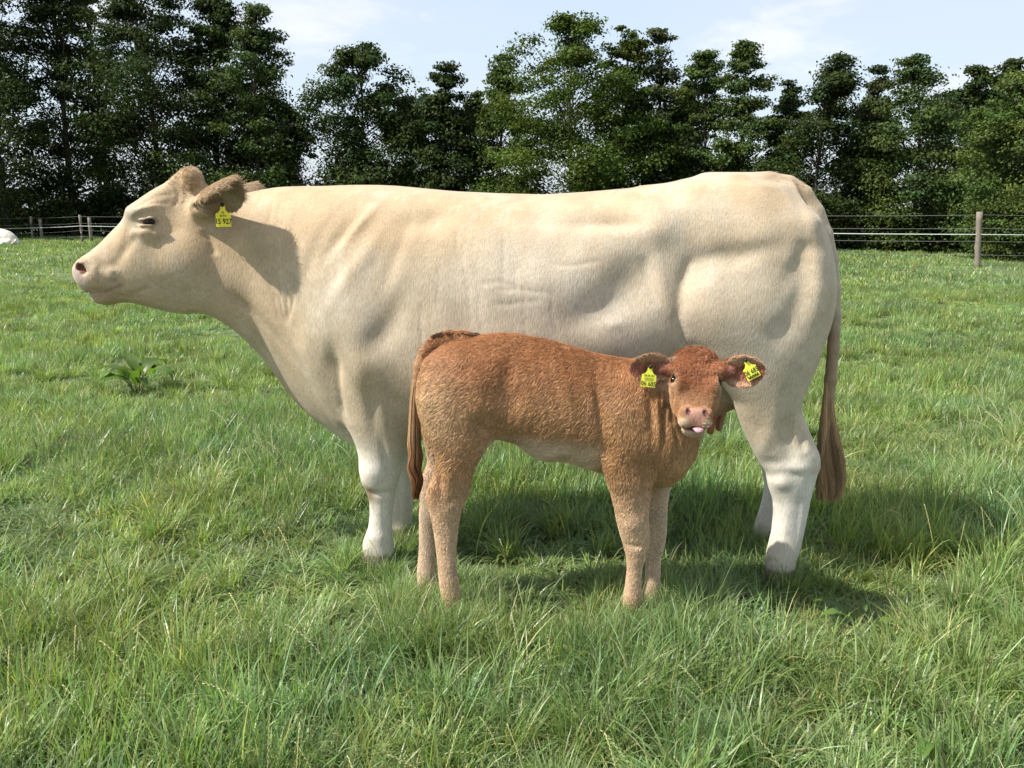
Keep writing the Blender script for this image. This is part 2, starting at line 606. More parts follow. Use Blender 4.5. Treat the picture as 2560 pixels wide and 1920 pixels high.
COW = Frame(3.56, math.radians(4.2))
def build_cow():
    fr = COW
    h = 0.0075 if not DEV else 0.011
    F = Field((-2.1, -0.52, -0.03), (1.55, 0.52, 1.80), h)
    # trunk, neck and head: outline along the body
    rows = [  # px, ytop, ybot, ymid, half width, n_hi, n_lo, o
        (194, 665, 688, 676, 0.030, 2, 2, 0.2), (198, 656, 704, 680, 0.058, 2.6, 2.6, 0.198), (208, 645, 719, 684, 0.073, 2.8, 2.8, 0.194),
        (222, 637, 727, 688, 0.078, 2.4, 2.4, 0.188), (236, 630, 745, 692, 0.082, 2.4, 2.4, 0.182), (250, 618, 757, 694, 0.082, 2.3, 2.2, 0.177),
        (268, 603, 762, 692, 0.080, 2.2, 2.2, 0.17), (290, 580, 757, 686, 0.080, 2.2, 2.2, 0.162), (322, 550, 756, 672, 0.086, 2.2, 2.2, 0.15),
        (340, 523, 761, 650, 0.096, 2.5, 2.1, 0.143), (362, 499, 767, 630, 0.106, 2.6, 2.1, 0.135), (391, 479, 775, 620, 0.114, 2.5, 2.1, 0.124),
        (420, 462, 781, 620, 0.117, 2.4, 2.1, 0.113), (440, 452, 784, 625, 0.117, 2.0, 2.1, 0.105), (456, 430, 785, 630, 0.117, 1.5, 2.1, 0.099),
        (478, 421, 783, 635, 0.118, 1.4, 2.1, 0.09), (500, 429, 784, 640, 0.122, 1.5, 2.1, 0.082), (516, 446, 788, 645, 0.126, 1.8, 2.1, 0.075),
        (535, 471, 797, 650, 0.130, 2.0, 2.1, 0.066), (565, 484, 813, 660, 0.138, 2.1, 2.1, 0.052), (594, 485, 838, 670, 0.146, 2.2, 2.0, 0.04),
        (625, 483, 872, 665, 0.155, 2.2, 1.7, 0.027), (658, 476, 916, 665, 0.165, 2.2, 1.6, 0.015), (695, 469, 968, 670, 0.18, 2.2, 1.75, 0.006),
        (725, 466, 1008, 675, 0.195, 2.2, 1.75, 0), (770, 465, 1048, 690, 0.22, 2.2, 1.8, 0), (815, 465, 1080, 710, 0.245, 2.3, 1.85, 0),
        (860, 463, 1104, 740, 0.265, 2.3, 1.9, 0), (897, 462, 1116, 765, 0.28, 2.3, 1.7, 0), (950, 462, 1112, 785, 0.295, 2.3, 2.0, 0),
        (1000, 464, 1102, 790, 0.305, 2.3, 2.1, 0), (1070, 471, 1092, 795, 0.318, 2.4, 2.2, 0), (1142, 478, 1085, 795, 0.328, 2.4, 2.2, 0),
        (1251, 483, 1078, 795, 0.335, 2.5, 2.2, 0), (1360, 486, 1068, 790, 0.335, 2.5, 2.2, 0), (1468, 479, 1052, 770, 0.328, 2.5, 2.2, 0),
        (1577, 469, 1030, 730, 0.315, 2.6, 2.2, 0), (1650, 460, 1005, 690, 0.305, 2.6, 2.2, 0), (1704, 446, 985, 660, 0.30, 2.5, 2.2, 0),
        (1758, 437, 960, 640, 0.292, 2.3, 2.2, 0), (1866, 437, 900, 640, 0.27, 2.0, 2.3, 0), (1920, 433, 860, 640, 0.235, 1.7, 2.3, 0), (1960, 440, 820, 640, 0.18, 1.6, 2.3, 0)]
    fr.xloft(F, rows, 0.03, 0.035)
    # hindquarter
    fr.yloft(F, [(455, 1780, 1900, 0, .10), (472, 1750, 1932, 0, .16), (496, 1720, 1973, 0, .205), (525, 1700, 2020, 0, .235), (548, 1690, 2043, 0, .25),
                 (592, 1680, 2064, 0, .27), (653, 1680, 2077, 0, .28), (707, 1690, 2083, 0, .285), (762, 1700, 2079, 0, .28), (816, 1720, 2066, 0, .26),
                 (870, 1760, 2040, 0, .22)], 0.09, 0.03, 2.4)
    # hind legs
    near_hind = [(540, 1800, 2000, .10, .03), (600, 1750, 2040, .15, .085), (640, 1715, 2066, .165, .12), (720, 1692, 2080, .178, .135), (780, 1688, 2077, .185, .138), (830, 1694, 2067, .188, .135),
                 (880, 1720, 2054, .188, .128), (925, 1760, 2038, .188, .118), (962, 1795, 2020, .188, .108), (1000, 1828, 2005, .188, .096), (1030, 1839, 2006, .188, .088),
                 (1059, 1850, 2016, .188, .08), (1102, 1869, 2034, .188, .074), (1134, 1886, 2049, .188, .071), (1164, 1902, 2051, .188, .068), (1183, 1915, 2043, .188, .065),
                 (1219, 1921, 2033, .188, .057), (1251, 1932, 2025, .188, .049), (1284, 1933, 2019, .188, .046), (1333, 1928, 2009, .188, .047), (1378, 1917, 1998, .188, .055),
                 (1400, 1914, 1990, .188, .056), (1425, 1910, 1988, .188, .056), (1450, 1904, 1990, .188, .060), (1485, 1894, 1994, .188, .068)]
    fr.yloft(F, near_hind, 0.05)
    far_hind = [(700, 1700, 2060, -.17, .12), (800, 1700, 2050, -.185, .13), (880, 1740, 2030, -.188, .125), (950, 1790, 2005, -.188, .105), (1010, 1830, 1990, -.188, .088),
                (1060, 1855, 2005, -.188, .078), (1090, 1868, 2018, -.188, .072), (1115, 1880, 2022, -.188, .07), (1140, 1892, 2014, -.188, .066), (1175, 1905, 2002, -.188, .058),
                (1215, 1913, 1994, -.188, .048), (1258, 1905, 1980, -.188, .046), (1295, 1892, 1968, -.188, .048), (1320, 1884, 1962, -.188, .055), (1350, 1878, 1960, -.188, .058), (1378, 1872, 1962, -.188, .062), (1400, 1868, 1964, -.188, .066)]
    fr.yloft(F, far_hind, 0.05)
    # fore legs
    near_fore = [(600, 850, 940, .08, .02), (660, 830, 965, .14, .075), (740, 815, 1000, .165, .105), (820, 820, 1015, .175, .112), (880, 838, 1024, .175, .112), (914, 848, 1028, .172, .11), (995, 858, 1030, .165, .10), (1054, 866, 1026, .16, .092),
                 (1114, 892, 1016, .157, .08), (1142, 898, 1010, .155, .074), (1175, 899, 1003, .154, .069), (1205, 905, 996, .153, .064), (1229, 917, 988, .152, .056), (1250, 924, 985, .152, .049),
                 (1289, 925, 981, .152, .045), (1319, 921, 980, .152, .046), (1347, 910, 981, .152, .054), (1362, 907, 983, .152, .056), (1378, 908, 985, .152, .056), (1398, 908, 985, .152, .056), (1415, 904, 987, .152, .06), (1442, 896, 990, .152, .066)]
    fr.yloft(F, near_fore, 0.045)
    for sg in (1, -1):                                            # breast and point of the shoulder
        fr.yloft(F, [(570, 860, 960, sg * .07, .02), (640, 825, 980, sg * .125, .065), (700, 790, 985, sg * .145, .085), (770, 762, 985, sg * .155, .098), (830, 752, 985, sg * .158, .10), (870, 756, 980, sg * .155, .097), (914, 772, 975, sg * .15, .09),
                     (984, 800, 965, sg * .135, .078), (1042, 836, 955, sg * .115, .06), (1078, 866, 945, sg * .095, .035)], .028, .02)
    far_fore = [(800, 830, 1010, -.17, .11), (900, 865, 1030, -.17, .108), (1000, 900, 1045, -.165, .095), (1080, 930, 1050, -.158, .08), (1130, 950, 1048, -.154, .07), (1170, 962, 1045, -.152, .065),
                (1205, 972, 1040, -.152, .056), (1235, 975, 1033, -.152, .047), (1280, 975, 1031, -.152, .045), (1310, 966, 1030, -.152, .05), (1330, 962, 1032, -.152, .054), (1355, 960, 1034, -.152, .058), (1382, 954, 1038, -.152, .064)]
    fr.yloft(F, far_fore, 0.045)
    # poll, brow, jaw and muzzle; hc = sideways centre of the turned head
    hx_ = sorted((r_[0], r_[7]) for r_ in rows)
    def hc(px): return float(np.interp(px, [a for a, _ in hx_], [b for _, b in hx_]))
    def hpt(px, py, d): return fr.pt(px, py, hc(px) + d)
    for sgn in (1, -1):
        F.ellipsoid(hpt(350, 528, sgn * .068), (.052, .030, .020), .045)
        F.ellipsoid(hpt(372, 584, sgn * .090), (.052, .02, .026), .03)
        F.ellipsoid(hpt(455, 650, sgn * .078), (.11, .045, .10), .04)
        F.ellipsoid(hpt(480, 445, sgn * .03), (.035, .045, .04), .03)
        F.ellipsoid(hpt(236, 692, sgn * .050), (.05, .036, .05), .02)
        F.ellipsoid(hpt(282, 684, sgn * .064), (.03, .020, .027), .015)
        F.ellipsoid(hpt(207, 664, sgn * .050), (.028, .020, .026), .012)
        F.ellipsoid(hpt(206, 672, sgn * .066), (.011, .020, .026), .006, rot=((.85, 0, .53), (0, 1, 0), (-.53, 0, .85)), cut=True)
        F.ellipsoid(hpt(200, 668, sgn * .056), (.014, .018, .014), .006, cut=True)
    F.ellipsoid(hpt(264, 746, 0), (.052, .058, .024), .014)          # chin
    # mouth slit
    for sgn in (1, -1):
        F.cone(hpt(226, 731, sgn * .072), hpt(262, 728, sgn * .072), .014, .013, .005, cut=True)
        F.cone(hpt(262, 728, sgn * .074), hpt(298, 714, sgn * .079), .011, .007, .005, cut=True)
    F.cone(hpt(222, 733, .075), hpt(222, 733, -.075), .006, .006, .004, cut=True)
    # eye sockets with heavy, half-closed lids
    eyes = []
    for sgn in (1, -1):
        c = hpt(366, 555, sgn * .118)
        F.ellipsoid(c, (.034, .020, .008), .010, rot=((.97, 0, .22), (0, 1, 0), (-.22, 0, .97)), cut=True)
        F.ellipsoid(hpt(366, 546, sgn * .106), (.036, .014, .007), .008, rot=((.97, 0, .2), (0, 1, 0), (-.2, 0, .97)))
        F.ellipsoid(hpt(367, 564, sgn * .105), (.034, .013, .006), .008)
        eyes.append(c - np.array([0, sgn * .022, 0]))
    # ears
    F.cone(fr.pt(498, 525, hc(498) + .09), fr.pt(530, 518, hc(498) + .14), .038, .032, .03)
    F.ear(fr.pt(497, 525, hc(498) + .10), (0.84, 0.42, 0.34), (0.42, 0.50, -0.76), 0.250, 0.086, 0.075, 0.013)
    F.cone(fr.pt(515, 515, hc(500) - .10), fr.pt(545, 508, hc(500) - .15), .035, .028, .03)
    F.ear(fr.pt(520, 520, hc(500) - .11), (0.66, -0.62, 0.27), (0.42, -.45, -0.75), 0.250, 0.082, 0.06, 0.012)
    # udder and teats
    F.ellipsoid(fr.pt(1800, 930, 0.02), (.17, .13, .15), .06)
    F.ellipsoid(fr.pt(1770, 975, 0.06), (.13, .10, .11), .05)
    F.cone(fr.pt(1782, 1025, .07), fr.pt(1776, 1078, .075), .024, .015, .02)
    F.cone(fr.pt(1804, 1025, .0), fr.pt(1797, 1070, .0), .024, .015, .02)
    # tail
    tail = [(1880, 466, 0, .035), (1925, 458, 0, .040), (1970, 464, 0, .041), (2008, 486, 0, .038), (2040, 530, 0, .034), (2062, 585, 0, .031), (2078, 650, 0, .028), (2085, 720, -.01, .026),
            (2088, 790, -.01, .025), (2083, 870, 0, .024), (2076, 950, 0.01, .024), (2070, 1030, .01, .022)]
    F.chain([fr.pt(x, y, o - .01) for x, y, o, r in tail], [t[3] for t in tail], 0.012)
    V, Q = surface_nets(F, 3)
    N = vnormals(V, Q)
    px = 3.4 / FPX
    bumps = [(1070, 548, 62, 26, 10, -.013), (853, 600, 66, 16, 52, -.007), (880, 690, 85, 16, 58, .005), (928, 640, 75, 18, 60, .005), (790, 640, 90, 16, 65, -.004), (870, 780, 80, 90, 0, .012),
             (905, 560, 60, 12, 50, .006), (1000, 640, 90, 18, 70, -.006),
             (846, 900, 22, 46, 5, -.014), (965, 835, 85, 34, 40, -.010), (1000, 770, 60, 30, 60, -.008), (915, 905, 45, 70, 0, .016), (940, 1010, 16, 80, 0, -.008),
             (1577, 690, 95, 58, 35, -.024), (1500, 770, 90, 40, 20, -.012), (1640, 560, 55, 42, 0, .022), (1700, 520, 120, 30, 0, .008),
             (1760, 765, 80, 95, 0, .024), (1704, 690, 34, 60, -20, -.014), (1645, 690, 22, 80, 15, .008), (1783, 635, 60, 20, 12, -.009), (1840, 640, 70, 20, 20, -.008), (1880, 760, 60, 90, 0, .010),
             (2025, 562, 38, 34, 0, .016), (1975, 660, 20, 70, -30, -.006), (2030, 720, 30, 110, 0, .010), (1515, 560, 95, 15, 0, -.010), (1515, 520, 110, 16, 0, .006), (1300, 550, 150, 20, 0, -.004),
             (1533, 800, 24, 14, 0, .004), (1250, 860, 120, 60, 20, .006), (1370, 700, 120, 60, 10, .008),
             (1885, 585, 55, 45, 0, .010), (1790, 560, 60, 45, 0, .006),
             (360, 527, 34, 12, 25, .008), (366, 578, 30, 11, 10, .007), (330, 620, 60, 12, 50, -.007), (430, 660, 60, 60, 0, .008), (395, 590, 14, 40, 30, -.004), (520, 610, 30, 80, 20, -.010), (420, 520, 40, 30, 0, -.005),
             (600, 650, 60, 60, 0, -.005), (640, 590, 50, 60, 0, .006), (680, 800, 50, 90, 30, .010), (760, 890, 40, 80, 35, .010),
             (1965, 1080, 22, 70, 10, -.016), (1905, 1100, 18, 60, -10, .006), (1975, 1160, 36, 16, 0, .008), (1945, 1200, 22, 20, 0, .012), (1930, 1150, 30, 14, 0, -.005), (1990, 1300, 10, 80, 0, -.004), (1958, 1320, 10, 70, 0, .004),
             (935, 1180, 34, 34, 0, .011), (950, 1232, 40, 9, 0, -.007), (965, 1130, 12, 50, 8, -.008), (960, 1300, 8, 60, 0, -.003), (940, 1345, 26, 16, 0, .004)]
    cre = [([(2010, 600), (1998, 660), (1984, 725), (1966, 775), (1940, 815), (1905, 850)], 30, -.012), ([(1604, 630), (1618, 690), (1640, 760)], 14, -.006),
           ([(1722, 640), (1704, 690), (1692, 735), (1688, 790), (1702, 845), (1730, 872)], 13, -.011),
           ([(697, 735), (704, 765), (716, 812)], 4, -.006), ([(712, 700), (719, 745), (722, 815)], 4.5, -.008), ([(733, 690), (737, 740), (726, 800)], 4, -.006), ([(684, 730), (690, 765), (704, 808)], 4, -.004),
           ([(560, 730), (620, 780), (700, 860), (770, 940)], 14, -.008), 
           ([(852, 890), (853, 960), (862, 1040)], 9, -.008), ([(342, 531), (365, 512), (392, 506), (420, 508)], 4, -.004), ([(345, 522), (372, 502), (405, 494)], 3.5, -.003), ([(352, 512), (385, 490), (425, 484)], 3.5, -.003), ([(352, 541), (372, 528), (400, 530)], 3.5, -.004), ([(425, 470), (435, 495), (425, 520)], 4, -.004), ([(440, 462), (452, 490), (445, 515)], 4, -.003), ([(470, 470), (500, 466), (520, 478)], 5, -.006),
           ([(388, 545), (398, 560), (392, 580)], 4, -.004), ([(335, 560), (325, 600), (310, 640)], 10, -.004),
           ([(299, 676), (303, 695), (297, 712)], 5, -.008), ([(322, 737), (350, 732), (380, 716)], 6, -.007), ([(290, 735), (330, 745), (365, 742)], 5, -.005), ([(262, 655), (268, 690), (262, 720)], 6, -.004),
           ([(345, 543), (362, 538), (385, 545)], 4, -.006), ([(345, 568), (365, 572), (388, 562)], 3, -.005), ([(338, 520), (370, 524), (395, 515)], 4, .004),
           ([(500, 575), (520, 600), (535, 640)], 8, -.010), ([(1998, 1000), (1996, 1060), (2004, 1120)], 9, -.013), ([(1928, 1180), (1960, 1168), (2000, 1182)], 12, -.003)]
    r = np.random.default_rng(3)
    for x in (668, 690, 702, 727):                                 # fine skin wrinkles of neck and flank
        x += r.uniform(-5, 5); cre.append(([(x, r.uniform(480, 510)), (x + r.uniform(-3, 3), 545), (x + r.uniform(-8, 8), r.uniform(570, 620))], 2.4, -.0032))
    for x in (1075, 1105, 1150, 1163, 1172, 1205, 1262, 1300, 1318, 1390):
        x += r.uniform(-8, 8); y0 = r.uniform(540, 740); cre.append(([(x, y0), (x + r.uniform(-6, 6), y0 + 60), (x + r.uniform(-4, 16), y0 + r.uniform(90, 160))], 2.6, -.0030))
    for y in (655, 705, 722, 748):
        y += r.uniform(-8, 8); x0 = r.uniform(1190, 1380); cre.append(([(x0, y), (x0 + 50, y + r.uniform(-7, 7)), (x0 + r.uniform(80, 150), y + r.uniform(-12, 12))], 5, -.0026))
    El = edge_list(Q)
    soft = sstep(V[:, 0], fr.pt(640, 700)[0], fr.pt(740, 700)[0]) * sstep(V[:, 2], .72, .92) * sstep(V[:, 0], fr.pt(2085, 700)[0], fr.pt(2040, 700)[0])
    for _ in range(14): V = smooth_step(V, El, .5, soft)
    N = vnormals(V, Q)
    V = sculpt(fr, V, N, [(*b_[:5], b_[5] * (1.3 if b_[0] > 700 and b_[1] < 1000 else 1)) for b_ in bumps], cre, px)
    for _ in range(2): V = smooth_step(V, El, .5, soft)
    V = taubin(V, Q, 1)
    N = vnormals(V, Q)
    # coat colours
    inv = lambda px_, py_, o=0.2: fr.pt(px_, py_, o)
    S, Z, O = V[:, 0], V[:, 2], V[:, 1]
    tan = np.array([.400, .296, .184]); cream = np.array([.435, .360, .264]); white = np.array([.505, .460, .385])
    nz = vnoise(V, 7, 1) * .5 + vnoise(V, 21, 2) * .25
    ztop = 1.50
    t = sstep(Z + .06 * nz, 1.48, 1.22)
    C = lerp(tan, cream, t)
    neckx = inv(760, 700)[0]
    C = lerp(C, tan * 1.05, .75 * sstep(S, neckx + .15, neckx - .15))
    rump = sstep(S, inv(1500, 600)[0], inv(1700, 600)[0])
    C = lerp(C, cream * 1.06, .75 * rump * sstep(Z, 1.62, 1.50))
    barrel = np.exp(-((S - inv(1400, 660)[0]) / .34) ** 2 - ((Z - inv(1400, 660)[2]) / .22) ** 2)
    C = lerp(C, white, .55 * np.clip(barrel + .2 * nz * barrel, 0, 1))
    leg = sstep(Z + .03 * nz, .66, .46)
    C = lerp(C, np.array([.60, .565, .50]), leg)
    C = lerp(C, white * np.array([1.04, 1.04, 1.06]), sstep(Z, .25, .15))
    knee = np.exp(-((S - inv(922, 1222, .15)[0]) / .040) ** 2 - ((Z - inv(922, 1225, .15)[2]) / .055) ** 2) * (O > 0)
    C = lerp(C, np.array([.20, .13, .06]), np.clip(knee * 1.3 + .5 * knee * nz, 0, .9))
    hock = np.exp(-((S - inv(2035, 1165, .19)[0]) / .045) ** 2 - ((Z - inv(2035, 1165, .19)[2]) / .035) ** 2)
    C = lerp(C, np.array([.36, .29, .20]), .6 * hock)
    # dirty, greyish rear edge near the tail
    rear = np.exp(-((S - inv(2072, 680, .1)[0]) / .06) ** 2 - ((Z - inv(2072, 640)[2]) / .22) ** 2)
    C = lerp(C, np.array([.40, .33, .24]), .55 * np.clip(rear * (1 + nz), 0, 1))
    # head: greyish brow, pink muzzle
    hx = inv(330, 600)[0]
    mz = sstep(S, inv(262, 700)[0], inv(215, 700)[0]) * sstep(Z, inv(240, 640, .1)[2], inv(240, 668, .1)[2])
    C = lerp(C, np.array([.46, .365, .33]), .9 * mz)
    pink = np.exp(-((S - inv(203, 698, .1)[0]) / .022) ** 2 - ((Z - inv(203, 700, .1)[2]) / .03) ** 2)
    C = lerp(C, np.array([.44, .21, .15]), .8 * pink)
    for nx_, ny_ in ((199, 676),):
        for sgn in (1, -1):
            for c, e_ in ((hpt(206, 672, sgn * .062), (.017, .022, .026)), (hpt(200, 668, sgn * .052), (.016, .02, .016))):
                d = np.linalg.norm((V - c) / np.array(e_), axis=1)
                C = lerp(C, np.array([.17, .065, .045]), sstep(d, 1.1, .75))
    lipd = np.exp(-((S - inv(240, 735, .1)[0]) / .04) ** 2 - ((Z - inv(240, 738, .1)[2]) / .008) ** 2)
    C = lerp(C, np.array([.40, .24, .18]), .7 * lipd)
    for (ax_, ay_), (bx_, by_) in (((224, 732), (262, 729)), ((262, 729), (300, 713))):   # dark line of the mouth
        A_, B_ = inv(ax_, ay_, .24)[[0, 2]], inv(bx_, by_, .24)[[0, 2]]
        q_ = np.stack([S, Z], 1); ab = B_ - A_
        tt_ = np.clip(((q_ - A_) @ ab) / (ab @ ab), 0, 1)
        dd = np.linalg.norm(q_ - A_ - tt_[:, None] * ab, axis=1)
        C = lerp(C, np.array([.20, .125, .09]), .75 * np.exp(-(dd / .0075) ** 2))
    brow = np.exp(-((S - inv(360, 545, .1)[0]) / .09) ** 2 - ((Z - inv(360, 530, .1)[2]) / .07) ** 2)
    C = lerp(C, np.array([.40, .345, .265]), .7 * brow)
    lid = np.zeros(len(V))
    for c in eyes:
        d = np.linalg.norm((V - c) / np.array([.040, .06, .016]), axis=1)
        lid = np.maximum(lid, sstep(d, 1.1, .7))
    C = lerp(C, np.array([.30, .19, .14]), .75 * lid)
    poll = np.exp(-((S - inv(485, 440, .05)[0]) / .05) ** 2 - ((Z - inv(485, 440)[2]) / .05) ** 2)
    C = lerp(C, np.array([.36, .235, .115]), .8 * poll)
    # ears: darker warm back, pinkish hollow
    er = sstep(S, inv(508, 500, .2)[0], inv(530, 500, .2)[0]) * (S < inv(680, 500)[0]) * np.maximum(sstep(O, .205, .235), sstep(O, -.075, -.10)) * (Z > inv(560, 600, .2)[2])
    C = lerp(C, np.array([.38, .255, .14]), .75 * er)
    # udder, teats, hooves
    ud = sstep(np.linalg.norm((V - fr.pt(1785, 985, .03)) / np.array([.20, .17, .20]), axis=1), 1.1, .8) * (np.abs(O) < .16)
    C = lerp(C, np.array([.46, .27, .18]), .9 * ud)
    te = sstep(Z, fr.pt(1785, 1020, .03)[2], fr.pt(1785, 1040, .03)[2]) * (np.abs(O - .03) < .09) * (S > inv(1700, 900)[0]) * (S < inv(1830, 900)[0]) * (Z > .4)
    C = lerp(C, np.array([.36, .12, .07]), .9 * te)
    hoof = sstep(Z, .085, .065)
    C = lerp(C, np.array([.16, .12, .09]), .85 * hoof)
    tl = sstep(S, inv(2045, 800, 0)[0], inv(2062, 800, 0)[0]) * sstep(Z, inv(2070, 730, 0)[2], inv(2070, 860, 0)[2]) * (np.abs(O) < .06)
    C = lerp(C, np.array([.27, .18, .11]), .85 * tl)
    fr4 = sum(vnoise(V * np.array([1, 1, .55]), q_, 60 + i_) * a_ for i_, (q_, a_) in enumerate(((9, .5), (22, .35), (50, .3), (110, .25), (190, .2))))
    body_ = sstep(Z, .5, .7) * (1 - ud)
    C = lerp(C, tan * .93, .30 * body_ * np.clip(fr4, 0, 1.2)); C = lerp(C, white, .34 * body_ * np.clip(-fr4, 0, 1.2))
    C = C * (1 + .045 * vnoise(V, 6, 8)[:, None] * np.array([.6, 1, 1.7])) * (1 + .04 * vnoise(V, 13, 9)[:, None] * np.array([.7, 1, 1.5]))
    C = np.clip(C * (1 + .05 * vnoise(V, 40, 5) + .03 * vnoise(V, 90, 6))[:, None], 0.01, .85)

    root = empty('cow', fr.W(1300, 1400, 0) * np.array([1, 1, 0]))
    tag(root, 'large cream cow standing side-on with calf in front of her', 'cow')
    coat = coat_material('cream_coat', 0.6, 200, 0.16, 0.15, 0.5)
    WV = fr.world(V)
    body = link('body', mesh_from('cow_body', WV, Q[:, ::-1], True, C), root, coat)
    # eyes
    eye_m = simple_mat('cow_eye_gloss', (.008, .006, .005), 0.15, 0.3)
    for c in eyes:
        mb = MB()
        w = fr.world(c[None])[0]
        sphere(mb, w, (.024, .016, .013))
        mb.build('eye', eye_m, root)
    hm = hair_material('cow_hair')
    r = np.random.default_rng(11)
    WN = fr.wdir(N)
    # short coat
    n = 170000 if not DEV else 30000
    wt = (0.35 + 0.65 * sstep(O, -.1, .12)) * (1 - .9 * hoof) * (1 - .9 * mz)
    P, PN, PC = surface_samples(WV, Q, WN, C, n, r, wt)
    D = np.tile(np.array([.35, 0, -1.0]), (n, 1))
    sx = P[:, 0]
    D[:, 0] = .45 + .25 * np.sin(sx * 3)
    zz = P[:, 2]
    D[zz < .75, 0] *= .2
    hd = sx < fr.W(520, 600)[0]
    D[hd] = np.array([.9, 0, .25])
    D += r.normal(0, .12, D.shape)
    ln = r.uniform(.007, .014, n)
    st = fur(P, PN, D, ln, np.full(n, .14), r, 3)
    R = np.tile(np.array([.00036, .0003, .0001]), (n, 1)) * r.uniform(.8, 1.3, (n, 1))
    hair_object('coat', st, R, np.clip(PC * r.uniform(.92, 1.22, (n, 1)), 0, .9), hm, root)
    # longer hair: poll, ears, crest of the tail head
    sel = np.clip(poll * 1.5, 0, 1) * .8 + er * 1.0 + .03 * np.exp(-((Z - (inv(1960, 440, 0)[2] - .0)) / .03) ** 2) * (S > inv(1900, 440, 0)[0])
    n = 14000
    P, PN, PC = surface_samples(WV, Q, WN, C, n, r, sel + 1e-6)
    D = np.tile(np.array([.9, -.1, -.35]), (n, 1)) + r.normal(0, .25, (n, 3))
    st = fur(P, PN, D, r.uniform(.010, .026, n) + .022 * sstep(PN[:, 2], -.1, -.5) * r.random(n), np.full(n, .38), r, 4, .08)
    R = np.tile(np.array([.0006, .0005, .0004, .0001]), (n, 1))
    hair_object('long_hair', st, R, np.clip(PC * r.uniform(.8, 1.35, (n, 1)), 0, .9), hm, root)
    # tail switch
    n = 9000
    k = 9
    cen = [(2072, 950, .01), (2070, 1030, .01), (2072, 1090, .015), (2076, 1150, .015), (2078, 1200, .01), (2072, 1248, .01)]
    wid = [.021, .034, .047, .056, .058, .05]
    ctr = np.array([fr.W(*c) for c in cen])
    ts = np.linspace(0, 1, len(cen))
    t0 = r.uniform(0, .42, n); ang = r.uniform(0, 6.28, n); rad = np.sqrt(r.random(n))
    t1 = np.clip(1.06 - .42 * rad * r.random(n) ** .7 - .08 * r.random(n), t0 + .2, 1.1)
    lock = np.round(ang * 2.2) / 2.2                                # gather strands into locks
    ang = ang * .62 + lock * .38 + r.normal(0, .1, n)
    st = np.zeros((n, k, 3))
    for i in range(k):
        t = t0 + (t1 - t0) * i / (k - 1)
        c = np.stack([np.interp(t, ts, ctr[:, q]) for q in range(3)], 1)
        wv = np.interp(t, ts, wid) * (rad * (.6 + .4 * i / (k - 1)) + .15)
        a = ang + .22 * np.sin(t * 7 + lock * 3)
        st[:, i, 0] = c[:, 0] + np.cos(a) * wv
        st[:, i, 1] = c[:, 1] + np.sin(a) * wv * .55
        st[:, i, 2] = c[:, 2] + .006 * np.sin(t * 20 + lock * 5)
    tt = r.random((n, 1)); shade = (.6 + .8 * ((np.sin(lock * 17.3) + 1) / 2))[:, None]
    HC = (np.array([.20, .12, .06]) * (1 - tt) + np.array([.46, .31, .17]) * tt) * shade
    R = np.linspace(.0011, .0004, k)[None] * r.uniform(.7, 1.3, (n, 1))
    hair_object('tail_switch', st, R, HC, hm, root)
    return root, fr

def sphere(mb, c, rad, nu=16, nv=10, rot=None, col=None):
    vs, fs = [], []
    for j in range(nv + 1):
        th = math.pi * j / nv
        for i in range(nu):
            ph = 2 * math.pi * i / nu
            p = Vector((math.sin(th) * math.cos(ph) * rad[0], math.sin(th) * math.sin(ph) * rad[1], math.cos(th) * rad[2]))
            if rot is not None: p = rot @ p
            vs.append(Vector(c) + p)
    for j in range(nv):
        for i in range(nu):
            i2 = (i + 1) % nu
            fs.append((j * nu + i, (j + 1) * nu + i, (j + 1) * nu + i2, j * nu + i2))
    mb.add(vs, fs, col)
# ------------------------------------------------------------------ the calf
CALF = Frame(3.02, math.radians(3.0))
def clump(st, P, m, r, amount, spread=.30):
    """draw neighbouring strands together into pointed locks; returns one tone per strand"""
    from mathutils.kdtree import KDTree
    n, k, _ = st.shape
    ids = r.choice(n, m, replace=False)
    kd = KDTree(m)
    for i, j in enumerate(ids): kd.insert(P[j], i)
    kd.balance()
    own = np.array([kd.find(p)[1] for p in P])
    lead = st[ids][own]
    for i in range(1, k):
        a = amount * (i / (k - 1)) ** 1.3
        st[:, i] = st[:, i] * (1 - a) + (lead[:, i]) * a
    t = r.uniform(1 - spread, 1 + spread, m)
    return t[own]

def clump_rise(tone, r):
    return .0008 + .0022 * np.abs(np.sin(tone * 91.7)) + r.uniform(0, .0012, len(tone))

def conform(st, V, Q, rise):
    """let every strand follow the skin, its tip a little above it"""
    from mathutils.bvhtree import BVHTree
    tree = BVHTree.FromPolygons(V.tolist(), Q[:, ::-1].tolist())
    n, k, _ = st.shape
    for i in range(1, k):
        for j in range(n):
            loc, nr, _, _ = tree.find_nearest(st[j, i])
            st[j, i] = loc + nr * float(rise[j] * i / (k - 1))

